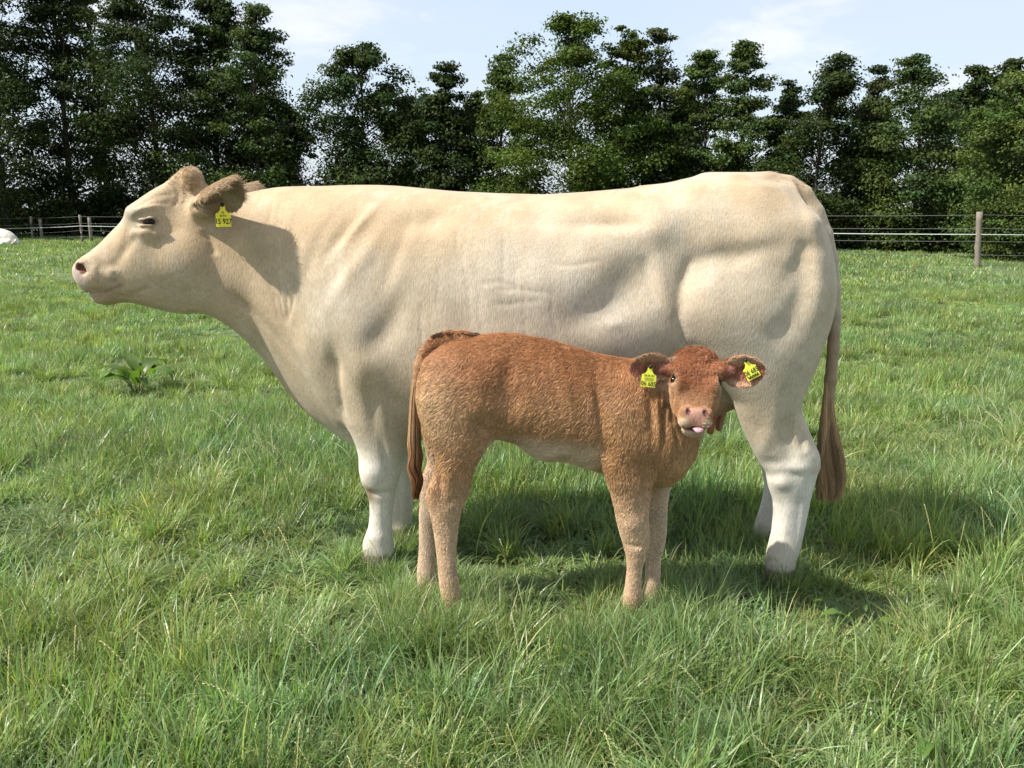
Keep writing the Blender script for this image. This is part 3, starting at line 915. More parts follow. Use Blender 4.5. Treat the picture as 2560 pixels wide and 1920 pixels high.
def build_calf():
    fr = CALF
    h = 0.0052 if not DEV else 0.008
    F = Field((-0.45, -0.30, -0.03), (0.95, 0.42, 1.22), h)
    rows = [  # px, ytop, ybot, ymid, half, n_hi, n_lo, o
        (1060, 905, 1010, 960, .06, 2, 2, 0), (1085, 878, 1050, 965, .10, 2, 2.2, 0), (1120, 858, 1075, 970, .128, 2, 2.2, 0), (1150, 846, 1085, 975, .138, 2, 2.2, 0),
        (1200, 838, 1092, 975, .142, 2, 2.2, 0), (1250, 833, 1094, 980, .142, 2.1, 2.2, 0), (1290, 836, 1106, 985, .142, 2.1, 2.1, 0), (1336, 844, 1142, 990, .146, 2.1, 1.9, 0),
        (1365, 849, 1152, 995, .15, 2.1, 1.9, 0), (1390, 855, 1150, 1000, .153, 2.1, 2.0, 0), (1423, 866, 1152, 1005, .155, 2.1, 2.1, 0), (1466, 878, 1168, 1015, .153, 2.0, 2.1, 0),
        (1504, 889, 1178, 1025, .15, 1.9, 2.1, 0), (1550, 897, 1190, 1040, .15, 1.9, 2.0, 0.005), (1600, 900, 1205, 1055, .145, 1.9, 2.0, 0.015), (1640, 905, 1215, 1070, .135, 1.9, 2.0, 0.025),
        (1680, 930, 1215, 1085, .118, 2, 2.0, 0.035), (1715, 980, 1185, 1090, .09, 2, 2.0, 0.045), (1738, 1030, 1140, 1090, .06, 2, 2, 0.05)]
    fr.xloft(F, rows, 0.02, 0.03)
    # rump and thighs
    fr.yloft(F, [(872, 1110, 1200, 0, .07), (900, 1078, 1220, 0, .105), (945, 1048, 1235, 0, .125), (990, 1042, 1240, 0, .135), (1030, 1048, 1240, 0, .13), (1070, 1060, 1235, 0, .11)], 0.03, 0.02, 2.3)
    near_hind = [(880, 1150, 1200, .03, .012), (915, 1105, 1235, .065, .04), (950, 1062, 1240, .08, .062), (1000, 1046, 1246, .085, .068), (1050, 1054, 1242, .088, .068), (1092, 1068, 1234, .09, .064), (1120, 1082, 1217, .09, .058), (1142, 1090, 1202, .09, .053),
                 (1169, 1089, 1187, .09, .048), (1193, 1083, 1180, .09, .044), (1220, 1071, 1177, .09, .041), (1241, 1065, 1169, .09, .039), (1259, 1068, 1160, .09, .037), (1277, 1074, 1153, .09, .034), (1301, 1079, 1148, .09, .031),
                 (1338, 1086, 1144, .09, .027), (1377, 1091, 1140, .09, .026), (1422, 1096, 1141, .09, .030), (1452, 1098, 1146, .09, .033), (1482, 1102, 1152, .09, .034), (1520, 1104, 1154, .09, .034), (1550, 1102, 1160, .09, .037), (1590, 1098, 1168, .09, .042)]
    fr.yloft(F, near_hind, 0.025, 0.008)
    far_hind = [(890, 1140, 1190, -.03, .012), (950, 1062, 1230, -.08, .062), (1050, 1050, 1215, -.088, .066), (1100, 1060, 1190, -.09, .06), (1142, 1068, 1165, -.09, .05), (1163, 1068, 1150, -.09, .046), (1190, 1056, 1140, -.09, .042), (1226, 1050, 1132, -.09, .039),
                (1253, 1050, 1118, -.09, .036), (1289, 1048, 1104, -.09, .031), (1325, 1048, 1090, -.09, .027), (1362, 1048, 1088, -.09, .026), (1395, 1046, 1087, -.09, .029), (1420, 1044, 1091, -.09, .033), (1450, 1042, 1094, -.09, .034), (1480, 1040, 1096, -.09, .037), (1520, 1036, 1100, -.09, .042)]
    fr.yloft(F, far_hind, 0.025, 0.008)
    near_fore = [(920, 1540, 1590, .03, .01), (965, 1508, 1615, .075, .035), (1020, 1496, 1632, .10, .055), (1080, 1494, 1640, .105, .058), (1121, 1498, 1640, .105, .057), (1172, 1506, 1636, .10, .054), (1205, 1516, 1632, .098, .05), (1229, 1526, 1629, .096, .046), (1271, 1536, 1622, .095, .042),
                 (1301, 1541, 1621, .094, .040), (1332, 1549, 1624, .094, .040), (1362, 1558, 1621, .094, .038), (1392, 1566, 1612, .094, .032), (1422, 1568, 1605, .094, .027), (1458, 1564, 1602, .094, .030), (1490, 1558, 1606, .094, .034), (1525, 1558, 1606, .094, .034), (1560, 1552, 1612, .094, .04), (1590, 1548, 1616, .094, .043)]
    fr.yloft(F, near_fore, 0.022, 0.008)
    far_fore = [(980, 1580, 1650, -.03, .015), (1050, 1540, 1690, -.06, .055), (1120, 1560, 1688, -.065, .055), (1180, 1580, 1682, -.068, .05), (1217, 1592, 1675, -.07, .046), (1256, 1600, 1669, -.07, .042), (1301, 1604, 1667, -.07, .039), (1340, 1606, 1665, -.07, .038),
                (1368, 1610, 1661, -.07, .034), (1395, 1614, 1652, -.07, .028), (1422, 1615, 1651, -.07, .028), (1450, 1612, 1650, -.07, .030), (1490, 1606, 1654, -.07, .036), (1530, 1602, 1660, -.07, .04)]
    fr.yloft(F, far_fore, 0.022, 0.008)
    # neck, bent towards the viewer
    F.cone(fr.pt(1590, 1000, 0.01), fr.pt(1690, 955, .075), .125, .082, .04)
    F.cone(fr.pt(1640, 1060, 0.03), fr.pt(1715, 985, .085), .10, .075, .03)
    F.cone(fr.pt(1690, 1130, 0.05), fr.pt(1738, 1040, .09), .055, .045, .03)
    # head
    p0 = fr.pt(1743, 866, .135); p1 = fr.pt(1740, 1054, .305)
    e1 = p1 - p0; Lh = np.linalg.norm(e1); e1 /= Lh
    e2 = np.array([1.0, 0.02, 0]); e2 -= e1 * (e2 @ e1); e2 /= np.linalg.norm(e2)
    e3 = np.cross(e1, e2)
    if e3[1] < 0: e3 = -e3
    def hp(f, a, n):                          # a point of the head: fraction down the face, sideways, out of the face
        return p0 + e1 * f * Lh + e2 * a + e3 * n
    ht = []
    for f, w, lo, mid, hi, nl, nh in [(-.02, .035, -.05, -.03, -.015, 2, 2), (.03, .058, -.085, -.035, -.002, 2, 2), (.10, .074, -.115, -.04, .010, 2, 2.1), (.22, .083, -.135, -.045, .018, 2, 2.3),
                                      (.36, .084, -.14, -.05, .016, 2, 2.5), (.47, .079, -.138, -.05, .008, 2, 2.4), (.60, .067, -.128, -.045, .002, 2, 2.3), (.72, .060, -.112, -.042, -.001, 2, 2.3), (.83, .053, -.09, -.04, .002, 2.1, 2.3),
                                      (.92, .053, -.068, -.03, .004, 2.2, 2.4), (.98, .048, -.055, -.024, -.003, 2.4, 2.4), (1.03, .036, -.04, -.02, -.010, 2.2, 2.2)]:
        ht.append((f * Lh, 0, w, lo, mid, hi, nl, nh))
    F.loft(ht, None, 0.03, 0.008, origin=p0, frame=(e1, e2, e3))
    eyes = []
    for sg in (1, -1):
        F.ellipsoid(hp(.32, sg * .062, -.006), (.028, .020, .014), .02)      # brow
        F.ellipsoid(hp(.52, sg * .058, -.012), (.022, .03, .03), .02)         # cheek bone
        F.ellipsoid(hp(.60, sg * .045, -.07), (.035, .06, .06), .03)          # jaw
        F.ellipsoid(hp(.885, sg * .030, -.004), (.023, .019, .022), .012)     # nostril wing
        F.ellipsoid(hp(.965, sg * .027, -.022), (.026, .026, .020), .012)     # upper lip
        eyes.append(hp(.455, sg * .0718, -.0135))
        F.ellipsoid(hp(.415, sg * .0735, -.002), (.013, .017, .006), .006)       # upper lid
        F.ellipsoid(hp(.455, sg * .079, -.004), (.012, .016, .013), .008, cut=True)
    F.ellipsoid(hp(.93, 0, -.002), (.036, .016, .028), .012)
    for sg in (1, -1):
        F.ellipsoid(hp(.905, sg * .0285, .020), (.0085, .014, .012), .004, rot=None, cut=True)
    F.ellipsoid(hp(1.02, 0, -.058), (.038, .036, .022), .012)                # chin
    F.ellipsoid(hp(1.045, 0, -.028), (.038, .020, .0055), .004, cut=True)    # mouth
    # ears
    for sg, tipz, nz in ((-1, .06, -.12), (1, .05, .02)):
        b = hp(.27, sg * .072, -.03)
        F.cone(b, b + np.array([sg * .035, 0, .002]), .030, .020, .02)
        F.ear(b + np.array([sg * .008, 0, 0]), (sg * 1.0, .08, tipz), (sg * .18, .95, nz), .150, .056, .026, .0085, curl=.014)
    # tail
    tail = [(1165, 846, .028), (1120, 845, .026), (1085, 856, .023), (1062, 880, .021), (1048, 915, .019), (1041, 960, .017), (1038, 1010, .016), (1036, 1060, .015), (1036, 1110, .013)]
    F.chain([fr.pt(x, y, -.005) for x, y, q in tail], [t[2] for t in tail], 0.008)
    V, Q = surface_nets(F, 3)
    N = vnormals(V, Q)
    px = 3.0 / FPX
    bumps = [(1265, 960, 22, 60, -8, -.014), (1285, 1010, 20, 40, -20, -.010), (1200, 950, 40, 60, 20, .008), (1160, 935, 18, 12, 30, -.007), (1290, 850, 30, 20, 0, .007), (1180, 1040, 50, 40, 0, .006), (1195, 1075, 16, 26, 30, -.012),
             (1140, 960, 50, 70, 0, .006), (1350, 1000, 10, 90, 12, .003), (1390, 1000, 10, 90, 12, -.003), (1425, 1010, 10, 90, 12, .003), (1500, 1030, 12, 90, 8, -.012), (1560, 1050, 36, 90, 8, .012), (1530, 930, 14, 60, 20, .005),
             (1625, 1010, 8, 90, 5, -.012), (1600, 1130, 40, 30, 0, .005), (1520, 1140, 16, 24, 20, -.008), (1648, 1060, 10, 80, 0, .008), (1668, 1040, 7, 90, -6, -.010), (1690, 1070, 9, 80, -8, .006),
             (1090, 1225, 8, 28, 12, -.012), (1072, 1240, 12, 16, 0, .008), (1115, 1220, 12, 40, 8, .005), (1130, 1270, 18, 12, 0, -.005), (1115, 1300, 22, 20, 0, .004), (1125, 1380, 5, 50, 0, -.003), (1588, 1330, 26, 24, 0, .009), (1592, 1384, 24, 8, 0, -.005), (1612, 1250, 8, 40, 0, -.006), (1600, 1290, 8, 40, 10, -.004)]
    El = edge_list(Q)
    soft = sstep(V[:, 0], fr.pt(1655, 900)[0], fr.pt(1600, 900)[0]) * sstep(V[:, 2], .50, .63) * sstep(V[:, 0], fr.pt(1050, 900)[0], fr.pt(1085, 900)[0])
    for _ in range(12): V = smooth_step(V, El, .5, soft)
    N = vnormals(V, Q)
    V = sculpt(fr, V, N, bumps, [([(1676, 960), (1678, 1020), (1690, 1090), (1700, 1140)], 5, -.010), ([(1650, 950), (1655, 1030), (1662, 1110)], 5, -.008), ([(1632, 960), (1636, 1050), (1645, 1140)], 5, -.007)], px)
    V = taubin(V, Q, 1)
    N = vnormals(V, Q)
    # waves in the lie of the coat: narrow ridges running back and down
    along = V[:, 0] * -.6 + V[:, 2] * -.8; across = V[:, 0] * -.8 + V[:, 2] * .6
    wx = .012 * vnoise(V, 30, 81)
    W3 = np.stack([along * 34, (across + wx) * 170, V[:, 1] * 60], 1)
    amt = sstep(V[:, 2], .30, .55) * sstep(V[:, 0], fr.pt(1690, 900)[0], fr.pt(1640, 900)[0])
    V = V + N * (.0003 * amt * (vnoise(W3, 1.0, 82) + .6 * vnoise(W3, 1.7, 83)))[:, None]
    N = vnormals(V, Q)
    S, O, Z = V.T
    red = np.array([.258, .116, .048]); tan = np.array([.325, .200, .100]); pale = np.array([.47, .36, .265]); dark = np.array([.20, .065, .028])
    nz = vnoise(V, 14, 1) * .5 + vnoise(V, 40, 2) * .3
    top = fr.pt(1300, 840)[2]
    C = lerp(red, tan, .6 * sstep(Z + .04 * nz, top - .08, top - .28))
    thigh = np.exp(-((S - fr.pt(1085, 1050)[0]) / .12) ** 2 - ((Z - fr.pt(1085, 1020)[2]) / .14) ** 2)
    C = lerp(C, np.array([.40, .272, .160]), .8 * np.clip(thigh * 1.2, 0, 1))
    belly = sstep(Z + .02 * nz, fr.pt(1350, 1080, .1)[2], fr.pt(1350, 1130, .1)[2]) * sstep(S, fr.pt(1195, 1000)[0], fr.pt(1250, 1000)[0]) * sstep(S, fr.pt(1520, 1000)[0], fr.pt(1480, 1000)[0])
    C = lerp(C, pale, .85 * belly)
    legs = sstep(Z + .02 * nz, fr.pt(1300, 1140, .1)[2], fr.pt(1300, 1330, .1)[2])
    C = lerp(C, pale * np.array([1.0, .92, .82]), .9 * legs)
    chest = np.exp(-((S - fr.pt(1715, 1150, .1)[0]) / .06) ** 2 - ((Z - fr.pt(1715, 1160, .1)[2]) / .09) ** 2)
    C = lerp(C, tan * 1.1, .7 * chest)
    inner = sstep(O, .0, -.06) * sstep(Z, fr.pt(1300, 1080, .1)[2], fr.pt(1300, 1200, .1)[2])
    C = lerp(C, pale * 1.05, .7 * inner)
    # head colours in face coordinates
    q = V - p0
    f = (q @ e1) / Lh; a = q @ e2; n_ = q @ e3
    head = (f > -.1) & (f < 1.25) & (np.abs(a) < .1) & (n_ > -.13) & (n_ < .1)
    hd = head.astype(float)
    C = lerp(C, np.array([.21, .080, .034]), hd * .9 * sstep(f, .75, .5))
    C = lerp(C, np.array([.28, .145, .072]), hd * .8 * sstep(f, .5, .8))
    blaze = hd * np.exp(-((f - .42) / .16) ** 2 - (a / .035) ** 2)
    C = lerp(C, np.array([.15, .055, .024]), .7 * np.clip(blaze * (1 + .4 * nz), 0, 1))
    for sg in (1, -1):
        ring = np.exp(-((f - .45) / .075) ** 2 - ((a - sg * .076) / .014) ** 2 - ((n_ + .012) / .03) ** 2)
        C = lerp(C, np.array([.34, .235, .15]), .55 * hd * ring)
        lid = np.exp(-((f - .45) / .050) ** 2 - ((a - sg * .076) / .012) ** 2 - ((n_ + .008) / .02) ** 2)
        C = lerp(C, np.array([.035, .018, .014]), hd * np.clip(lid * 1.6, 0, .95))
    side = np.exp(-((f - .55) / .12) ** 2) * sstep(np.abs(a), .05, .075)
    C = lerp(C, np.array([.34, .225, .135]), hd * .6 * side)
    pad = hd * sstep(f, .835, .87) * sstep(np.abs(a) + .16 * np.clip(f - .9, 0, 1), .046, .036) * sstep(n_, -.03, -.018)
    C = lerp(C, np.array([.40, .215, .16]), .9 * pad)
    lip = hd * sstep(f, .93, 1.0) * (1 - pad)
    C = lerp(C, np.array([.41, .30, .21]), .85 * lip)
    for sg in (1, -1):
        d = np.linalg.norm((V - hp(.905, sg * .0285, .016)) / np.array([.0095, .016, .014]), axis=1)
        C = lerp(C, np.array([.10, .035, .03]), sstep(d, 1.15, .8))
    mo = np.linalg.norm((V - hp(1.045, 0, -.028)) / np.array([.042, .03, .011]), axis=1)
    C = lerp(C, np.array([.20, .09, .07]), .8 * sstep(mo, 1.1, .8))
    # ears: dark pink hollow with a pale rim
    earm = np.zeros(len(V), bool)
    for sg in (1, -1):
        b = hp(.27, sg * .072, -.03)
        u = (S - b[0]) * sg
        em = (u > .02) & (O > b[1] - .03 + .1 * u) & (u < .165) & (np.abs(Z - b[2]) < .075) & (np.abs(O - b[1]) < .07)
        earm |= em
        hol = em & (N[:, 1] > .2)
        C = lerp(C, np.array([.25, .085, .06]), hol * .8 * np.clip(1.2 - np.abs(Z - b[2] - .003) / .040, 0, 1))
        C = lerp(C, np.array([.44, .27, .18]), hol * .8 * sstep(np.abs(Z - b[2] - .003), .024, .036))
    tl = (np.abs(O + .005) < .04) & (S < fr.pt(1062, 1000, 0)[0]) & (Z > fr.pt(1040, 1130)[2])
    C = lerp(C, np.array([.36, .21, .11]), tl * .6)
    hoof = sstep(Z, .05, .035)
    C = lerp(C, np.array([.14, .10, .07]), .85 * hoof)
    C = np.clip(C * (1 + .08 * vnoise(V, 60, 5))[:, None], .01, .8)

    root = empty('calf', fr.W(1380, 1520, 0) * np.array([1, 1, 0]))
    tag(root, 'reddish brown calf looking at the camera beside the cream cow', 'calf')
    coat = coat_material('brown_coat', 0.6, 260, 0.2, 0.1, 0.5)
    WV = fr.world(V); WN = fr.wdir(N)
    link('body', mesh_from('calf_body', WV, Q[:, ::-1], True, C * np.where(np.clip(pad + lip, 0, 1) > .5, 1, .8)[:, None]), root, coat)  # skin colour darkened under the fur: painted shade in the gaps between hairs
    em = simple_mat('calf_eye_gloss', (.008, .005, .004), 0.12, 0.35)
    for c in eyes:
        mb = MB(); sphere(mb, fr.world(c[None])[0], (.0150, .0140, .0120)); mb.build('eye', em, root)
    # tongue poking out over the lower lip
    mb = MB()
    def wp(*x): return Vector(fr.world(hp(*x)[None])[0])
    pts = [wp(1.03, .008, -.055), wp(1.05, .009, -.03), wp(1.075, .010, -.012), wp(1.105, .011, -.010), wp(1.12, .0115, -.018)]
    vs, fs = [], []
    up = [Vector(fr.wdir(e3[None])[0]), Vector(fr.wdir(e1[None])[0])]
    lat = Vector(fr.wdir(e2[None])[0])
    wd = [.016, .018, .018, .014, .005]
    for i, p in enumerate(pts):
        t = (pts[min(i + 1, 4)] - pts[max(i - 1, 0)]).normalized()
        nn = lat.cross(t).normalized()
        for j in range(10):
            an = 2 * math.pi * j / 10
            vs.append(p + lat * math.cos(an) * wd[i] + nn * math.sin(an) * .0055)
    for i in range(4):
        for j in range(10):
            fs.append((i * 10 + j, i * 10 + (j + 1) % 10, (i + 1) * 10 + (j + 1) % 10, (i + 1) * 10 + j))
    fs.append(tuple(range(40, 50)))
    mb.add(vs, fs)
    mb.build('tongue', simple_mat('tongue_pink', (.50, .27, .30), 0.3, 0.5, .06, 90), root)

    hm = hair_material('calf_hair', .5)
    r = np.random.default_rng(5)
    n = 125000 if not DEV else 40000
    eyed = np.minimum.reduce([np.linalg.norm(V - c_, axis=1) for c_ in eyes])
    wt = sstep(eyed, .019, .026) * (1 - .7 * lip) * (1 - .9 * tl) * (.3 + .7 * sstep(O, -.12, .02)) * (1 - .95 * hoof) * (1 - .97 * np.clip(pad, 0, 1)) * np.where(head, 1.5, 1.0)
    P, PN, PC = surface_samples(WV, Q, WN, C, n, r, wt)
    sx, zz = P[:, 0], P[:, 2]
    D = np.zeros((n, 3))
    D[:, 0] = -.75; D[:, 2] = -.75                                    # combed back and down
    low = sstep(zz, .70, .53)
    D[:, 0] = -.75 * (1 - low) ; D[:, 2] = -.75 - .4 * low
    fx = sstep(sx, fr.W(1500, 1000)[0], fr.W(1560, 1000)[0])
    D[:, 0] = D[:, 0] * (1 - fx) - .12 * fx; D[:, 2] = D[:, 2] * (1 - fx) - 1.0 * fx
    sw = vnoise(P, 38, 21); sw2 = vnoise(P, 60, 22)               # gentle waves in the lie of the coat
    D[:, 0] += .42 * sw; D[:, 2] += .34 * sw2
    hq = P - fr.world(p0[None])[0]
    hf = hq @ fr.wdir(e1[None])[0] / Lh; ha = hq @ fr.wdir(e2[None])[0]; hn = hq @ fr.wdir(e3[None])[0]
    ish = (hf > -.1) & (hf < 1.2) & (np.abs(ha) < .1) & (hn > -.12) & (hn < .08)
    d_up = -fr.wdir(e1[None])[0]
    De = np.sign(ha)[:, None] * fr.wdir(e2[None])[0] * .6 * (np.abs(ha) / .06)[:, None] + d_up * np.where(hf < .5, .9, -.6)[:, None] * -1
    D[ish] = De[ish] + r.normal(0, .2, (ish.sum(), 3))
    D += r.normal(0, .06, D.shape)
    ln = r.uniform(.011, .019, n)
    bl = sstep(zz, fr.W(1350, 1100, .1)[2], fr.W(1350, 1140, .1)[2]) * (sx > fr.W(1230, 1000)[0]) * (sx < fr.W(1500, 1000)[0])
    ln *= 1 + .9 * bl
    ln[ish] *= np.where(hf[ish] > .55, .35, .65)
    ln *= 1 - .5 * sstep(zz, .55, .40)
    st = fur(P, PN, D, ln, np.full(n, .24), r, 3)
    tone = clump(st, P, n // 10, r, .22, .15)
    crise = clump_rise(tone, r)
    crise = crise * (1 - .6 * sstep(zz, .60, .45))
    conform(st, WV, Q, crise)
    R = np.tile(np.array([.0007, .00055, .00012]), (n, 1)) * r.uniform(.7, 1.3, (n, 1))
    hair_object('coat', st, R, np.clip(PC * 1.5 * tone[:, None] * r.uniform(.85, 1.15, (n, 1)), .01, .85), hm, root)
    # curly topknot, ear fringe
    n = 5200
    wv = np.where(head, np.exp(-((f - .06) / .12) ** 2) * (n_ > -.1), 0)
    P, PN, PC = surface_samples(WV, Q, WN, C, n, r, wv + 1e-7)
    cl = np.stack([vnoise(P, 110, 31), vnoise(P, 110, 32), vnoise(P, 110, 33)], 1)
    D = cl + np.array([0, -.2, .2]) + r.normal(0, .15, (n, 3))
    st = fur(P, PN, D, r.uniform(.009, .018, n), np.full(n, .6), r, 6, .35)
    R = np.linspace(.0007, .0002, 6)[None] * np.ones((n, 1))
    lt = sstep(vnoise(P, 60, 34), .7, 1.1)[:, None] * .5
    hair_object('topknot', st, R, np.clip(np.array([.26, .10, .042]) * r.uniform(.6, 1.3, (n, 1)) * (1 - lt) + np.array([.6, .42, .3]) * lt, .01, .8), hm, root)
    n = 5000
    wv = np.zeros(len(V))
    for sg in (1, -1):
        b = hp(.27, sg * .072, -.03)
        em_ = earm & ((S - b[0]) * sg > .02)
        wv[em_] = .25 + np.exp(-((S[em_] - b[0]) * sg - .05) ** 2 / .02 ** 2) * 1.2
    P, PN, PC = surface_samples(WV, Q, WN, C, n, r, wv + 1e-8)
    sg = np.sign(P[:, 0] - fr.world(p0[None])[0][0])
    D = np.stack([sg * .9, np.full(n, -.1), np.full(n, .25)], 1) + r.normal(0, .3, (n, 3))
    st = fur(P, PN, D, r.uniform(.010, .022, n), np.full(n, .4), r, 4, .08)
    R = np.tile(np.array([.0005, .0004, .0003, .0001]), (n, 1))
    hair_object('ear_hair', st, R, np.clip(PC * r.uniform(.9, 1.5, (n, 1)) + .04, .01, .8), hm, root)
    # tail hair
    n, k = 6500, 10
    cen = [(1046, 930), (1038, 1000), (1036, 1060), (1036, 1110), (1038, 1160), (1040, 1200), (1043, 1248)]
    wid = [.017, .020, .022, .026, .028, .025, .012]
    ctr = np.array([fr.W(x, y, .0) for x, y in cen])
    ts = np.linspace(0, 1, len(cen))
    t0 = r.uniform(0, .62, n); t1 = np.clip(t0 + r.uniform(.25, .45, n), 0, 1)
    ang = r.uniform(0, 6.28, n); lock = np.round(ang * 1.3) / 1.3
    ang = ang * .65 + lock * .35
    rad = .25 + .75 * np.sqrt(r.random(n))
    st = np.zeros((n, k, 3))
    for i in range(k):
        t = t0 + (t1 - t0) * i / (k - 1)
        c = np.stack([np.interp(t, ts, ctr[:, q_]) for q_ in range(3)], 1)
        amp = sstep(t, .35, .75)
        wv_ = np.interp(t, ts, wid) * rad
        aa = ang + amp * .35 * np.sin(t * 20 + ang)
        st[:, i, 0] = c[:, 0] + np.cos(aa) * wv_ + amp * .005 * np.sin(t * 24)
        st[:, i, 1] = c[:, 1] + np.sin(aa) * wv_ * .8
        st[:, i, 2] = c[:, 2]
    tt = sstep((t0 + t1) / 2, .45, .8)[:, None]
    HC = (np.array([.38, .23, .125]) * (1 - tt) + np.array([.20, .075, .030]) * tt) * (.7 + .6 * ((np.sin(lock * 9) + 1) / 2))[:, None] * r.uniform(.8, 1.2, (n, 1))
    R = np.linspace(.0008, .00035, k)[None] * np.ones((n, 1))
    hair_object('tail_switch', st, R, HC, hm, root)
    # dark ruffled hair along the top of the tail head
    n = 5000
    xs = r.uniform(1062, 1200, n); ys = np.interp(xs, [1062, 1090, 1120, 1165, 1200], [866, 842, 832, 833, 838])
    dens = (np.exp(-((xs - 1112) / 22) ** 2) + np.exp(-((xs - 1176) / 10) ** 2)) > r.random(n) * .9
    xs, ys = xs[dens], ys[dens]; n = len(xs)
    P = np.array([fr.W(x, y + 3, r.uniform(-.012, .012)) for x, y in zip(xs, ys)])
    PN = np.tile(np.array([0, -.1, 1.0]), (n, 1)); PN /= np.linalg.norm(PN, axis=1)[:, None]
    D = np.stack([vnoise(P, 150, 41) - .3, r.normal(0, .4, n), r.normal(0, .3, n)], 1)
    st = fur(P, PN, D, r.uniform(.012, .026, n), np.full(n, .6), r, 5, .25)
    hair_object('tail_head_hair', st, np.linspace(.0008, .0002, 5)[None] * np.ones((n, 1)), np.array([.09, .035, .018]) * r.uniform(.6, 1.4, (n, 1)), hm, root)
    return root, fr, hp
# ------------------------------------------------------------------ ground
def grass_material(name, base, var=0.35, rough=0.42, trans=0.35, spec=0.45):
    m, N, L, out = new_mat(name)
    b = nd(N, 'ShaderNodeBsdfPrincipled')
    b.inputs['Roughness'].default_value = rough
    b.inputs['Specular IOR Level'].default_value = spec
    vc = nd(N, 'ShaderNodeVertexColor', layer_name='Col')
    oi = nd(N, 'ShaderNodeObjectInfo')
    geo = nd(N, 'ShaderNodeNewGeometry')
    n = nd(N, 'ShaderNodeTexNoise', Scale=0.9, Detail=4.0, Roughness=0.6)
    L.new(geo.outputs['Position'], n.inputs['Vector'])
    ramp = nd(N, 'ShaderNodeValToRGB')
    ramp.color_ramp.elements[0].position = 0.33; ramp.color_ramp.elements[0].color = (base[0] * .84, base[1] * .96, base[2] * 1.1, 1)
    ramp.color_ramp.elements[1].position = 0.67; ramp.color_ramp.elements[1].color = (base[0] * 1.18, base[1] * 1.08, base[2] * .85, 1)
    L.new(n.outputs['Fac'], ramp.inputs['Fac'])
    m1 = nd(N, 'ShaderNodeMix', data_type='RGBA', blend_type='MULTIPLY'); m1.inputs['Factor'].default_value = 1
    L.new(ramp.outputs['Color'], m1.inputs['A']); L.new(vc.outputs['Color'], m1.inputs['B'])
    mr = nd(N, 'ShaderNodeMapRange')
    mr.inputs['To Min'].default_value = 1 - var; mr.inputs['To Max'].default_value = 1 + var
    L.new(oi.outputs['Random'], mr.inputs['Value'])
    m2 = nd(N, 'ShaderNodeMix', data_type='RGBA', blend_type='MULTIPLY'); m2.inputs['Factor'].default_value = 1
    L.new(m1.outputs['Result'], m2.inputs['A']); L.new(mr.outputs['Result'], m2.inputs['B'])
    L.new(m2.outputs['Result'], b.inputs['Base Color'])
    tr = nd(N, 'ShaderNodeBsdfTranslucent')
    m3 = nd(N, 'ShaderNodeMix', data_type='RGBA', blend_type='MULTIPLY'); m3.inputs['Factor'].default_value = 1
    L.new(m2.outputs['Result'], m3.inputs['A']); m3.inputs['B'].default_value = (1.35, 1.45, .7, 1)
    L.new(m3.outputs['Result'], tr.inputs['Color'])
    mx = nd(N, 'ShaderNodeMixShader'); mx.inputs['Fac'].default_value = trans
    L.new(b.outputs['BSDF'], mx.inputs[1]); L.new(tr.outputs['BSDF'], mx.inputs[2])
    L.new(mx.outputs['Shader'], out.inputs['Surface'])
    return m

def build_ground():
    n = 90
    ys = np.concatenate([np.linspace(-6, 60, n), [90, 150, 300, 900]])
    xs = np.concatenate([[-900, -300, -120], np.linspace(-60, 60, n), [120, 300, 900]])
    X, Y = np.meshgrid(xs, ys)
    P = np.stack([X.ravel(), Y.ravel(), np.zeros(X.size)], 1)
    near = np.exp(-(np.hypot(P[:, 0], P[:, 1] - 3.4) / 4.0) ** 2)
    P[:, 2] = .05 * vnoise(P, .35, 71) * (1 - near) * (np.hypot(P[:, 0], P[:, 1]) < 80) - .005
    w = len(xs)
    i = np.arange(len(ys) - 1)[:, None] * w + np.arange(w - 1)[None]
    Q = np.stack([i, i + 1, i + 1 + w, i + w], -1).reshape(-1, 4)
    m, N, L, out = new_mat('meadow_soil_and_sward')
    b = nd(N, 'ShaderNodeBsdfPrincipled'); b.inputs['Roughness'].default_value = .9
    tc = nd(N, 'ShaderNodeTexCoord')
    n1 = nd(N, 'ShaderNodeTexNoise', Scale=14.0, Detail=8.0, Roughness=.7)
    L.new(tc.outputs['Object'], n1.inputs['Vector'])
    r = nd(N, 'ShaderNodeValToRGB')
    r.color_ramp.elements[0].position = .35; r.color_ramp.elements[0].color = (.03, .045, .014, 1)
    r.color_ramp.elements[1].position = .7; r.color_ramp.elements[1].color = (.13, .175, .06, 1)
    L.new(n1.outputs['Fac'], r.inputs['Fac']); L.new(r.outputs['Color'], b.inputs['Base Color'])
    L.new(b.outputs['BSDF'], out.inputs['Surface'])
    o = link('ground', mesh_from('ground', P, Q, True), None, m)
    tag(o, kind='structure')
    return o

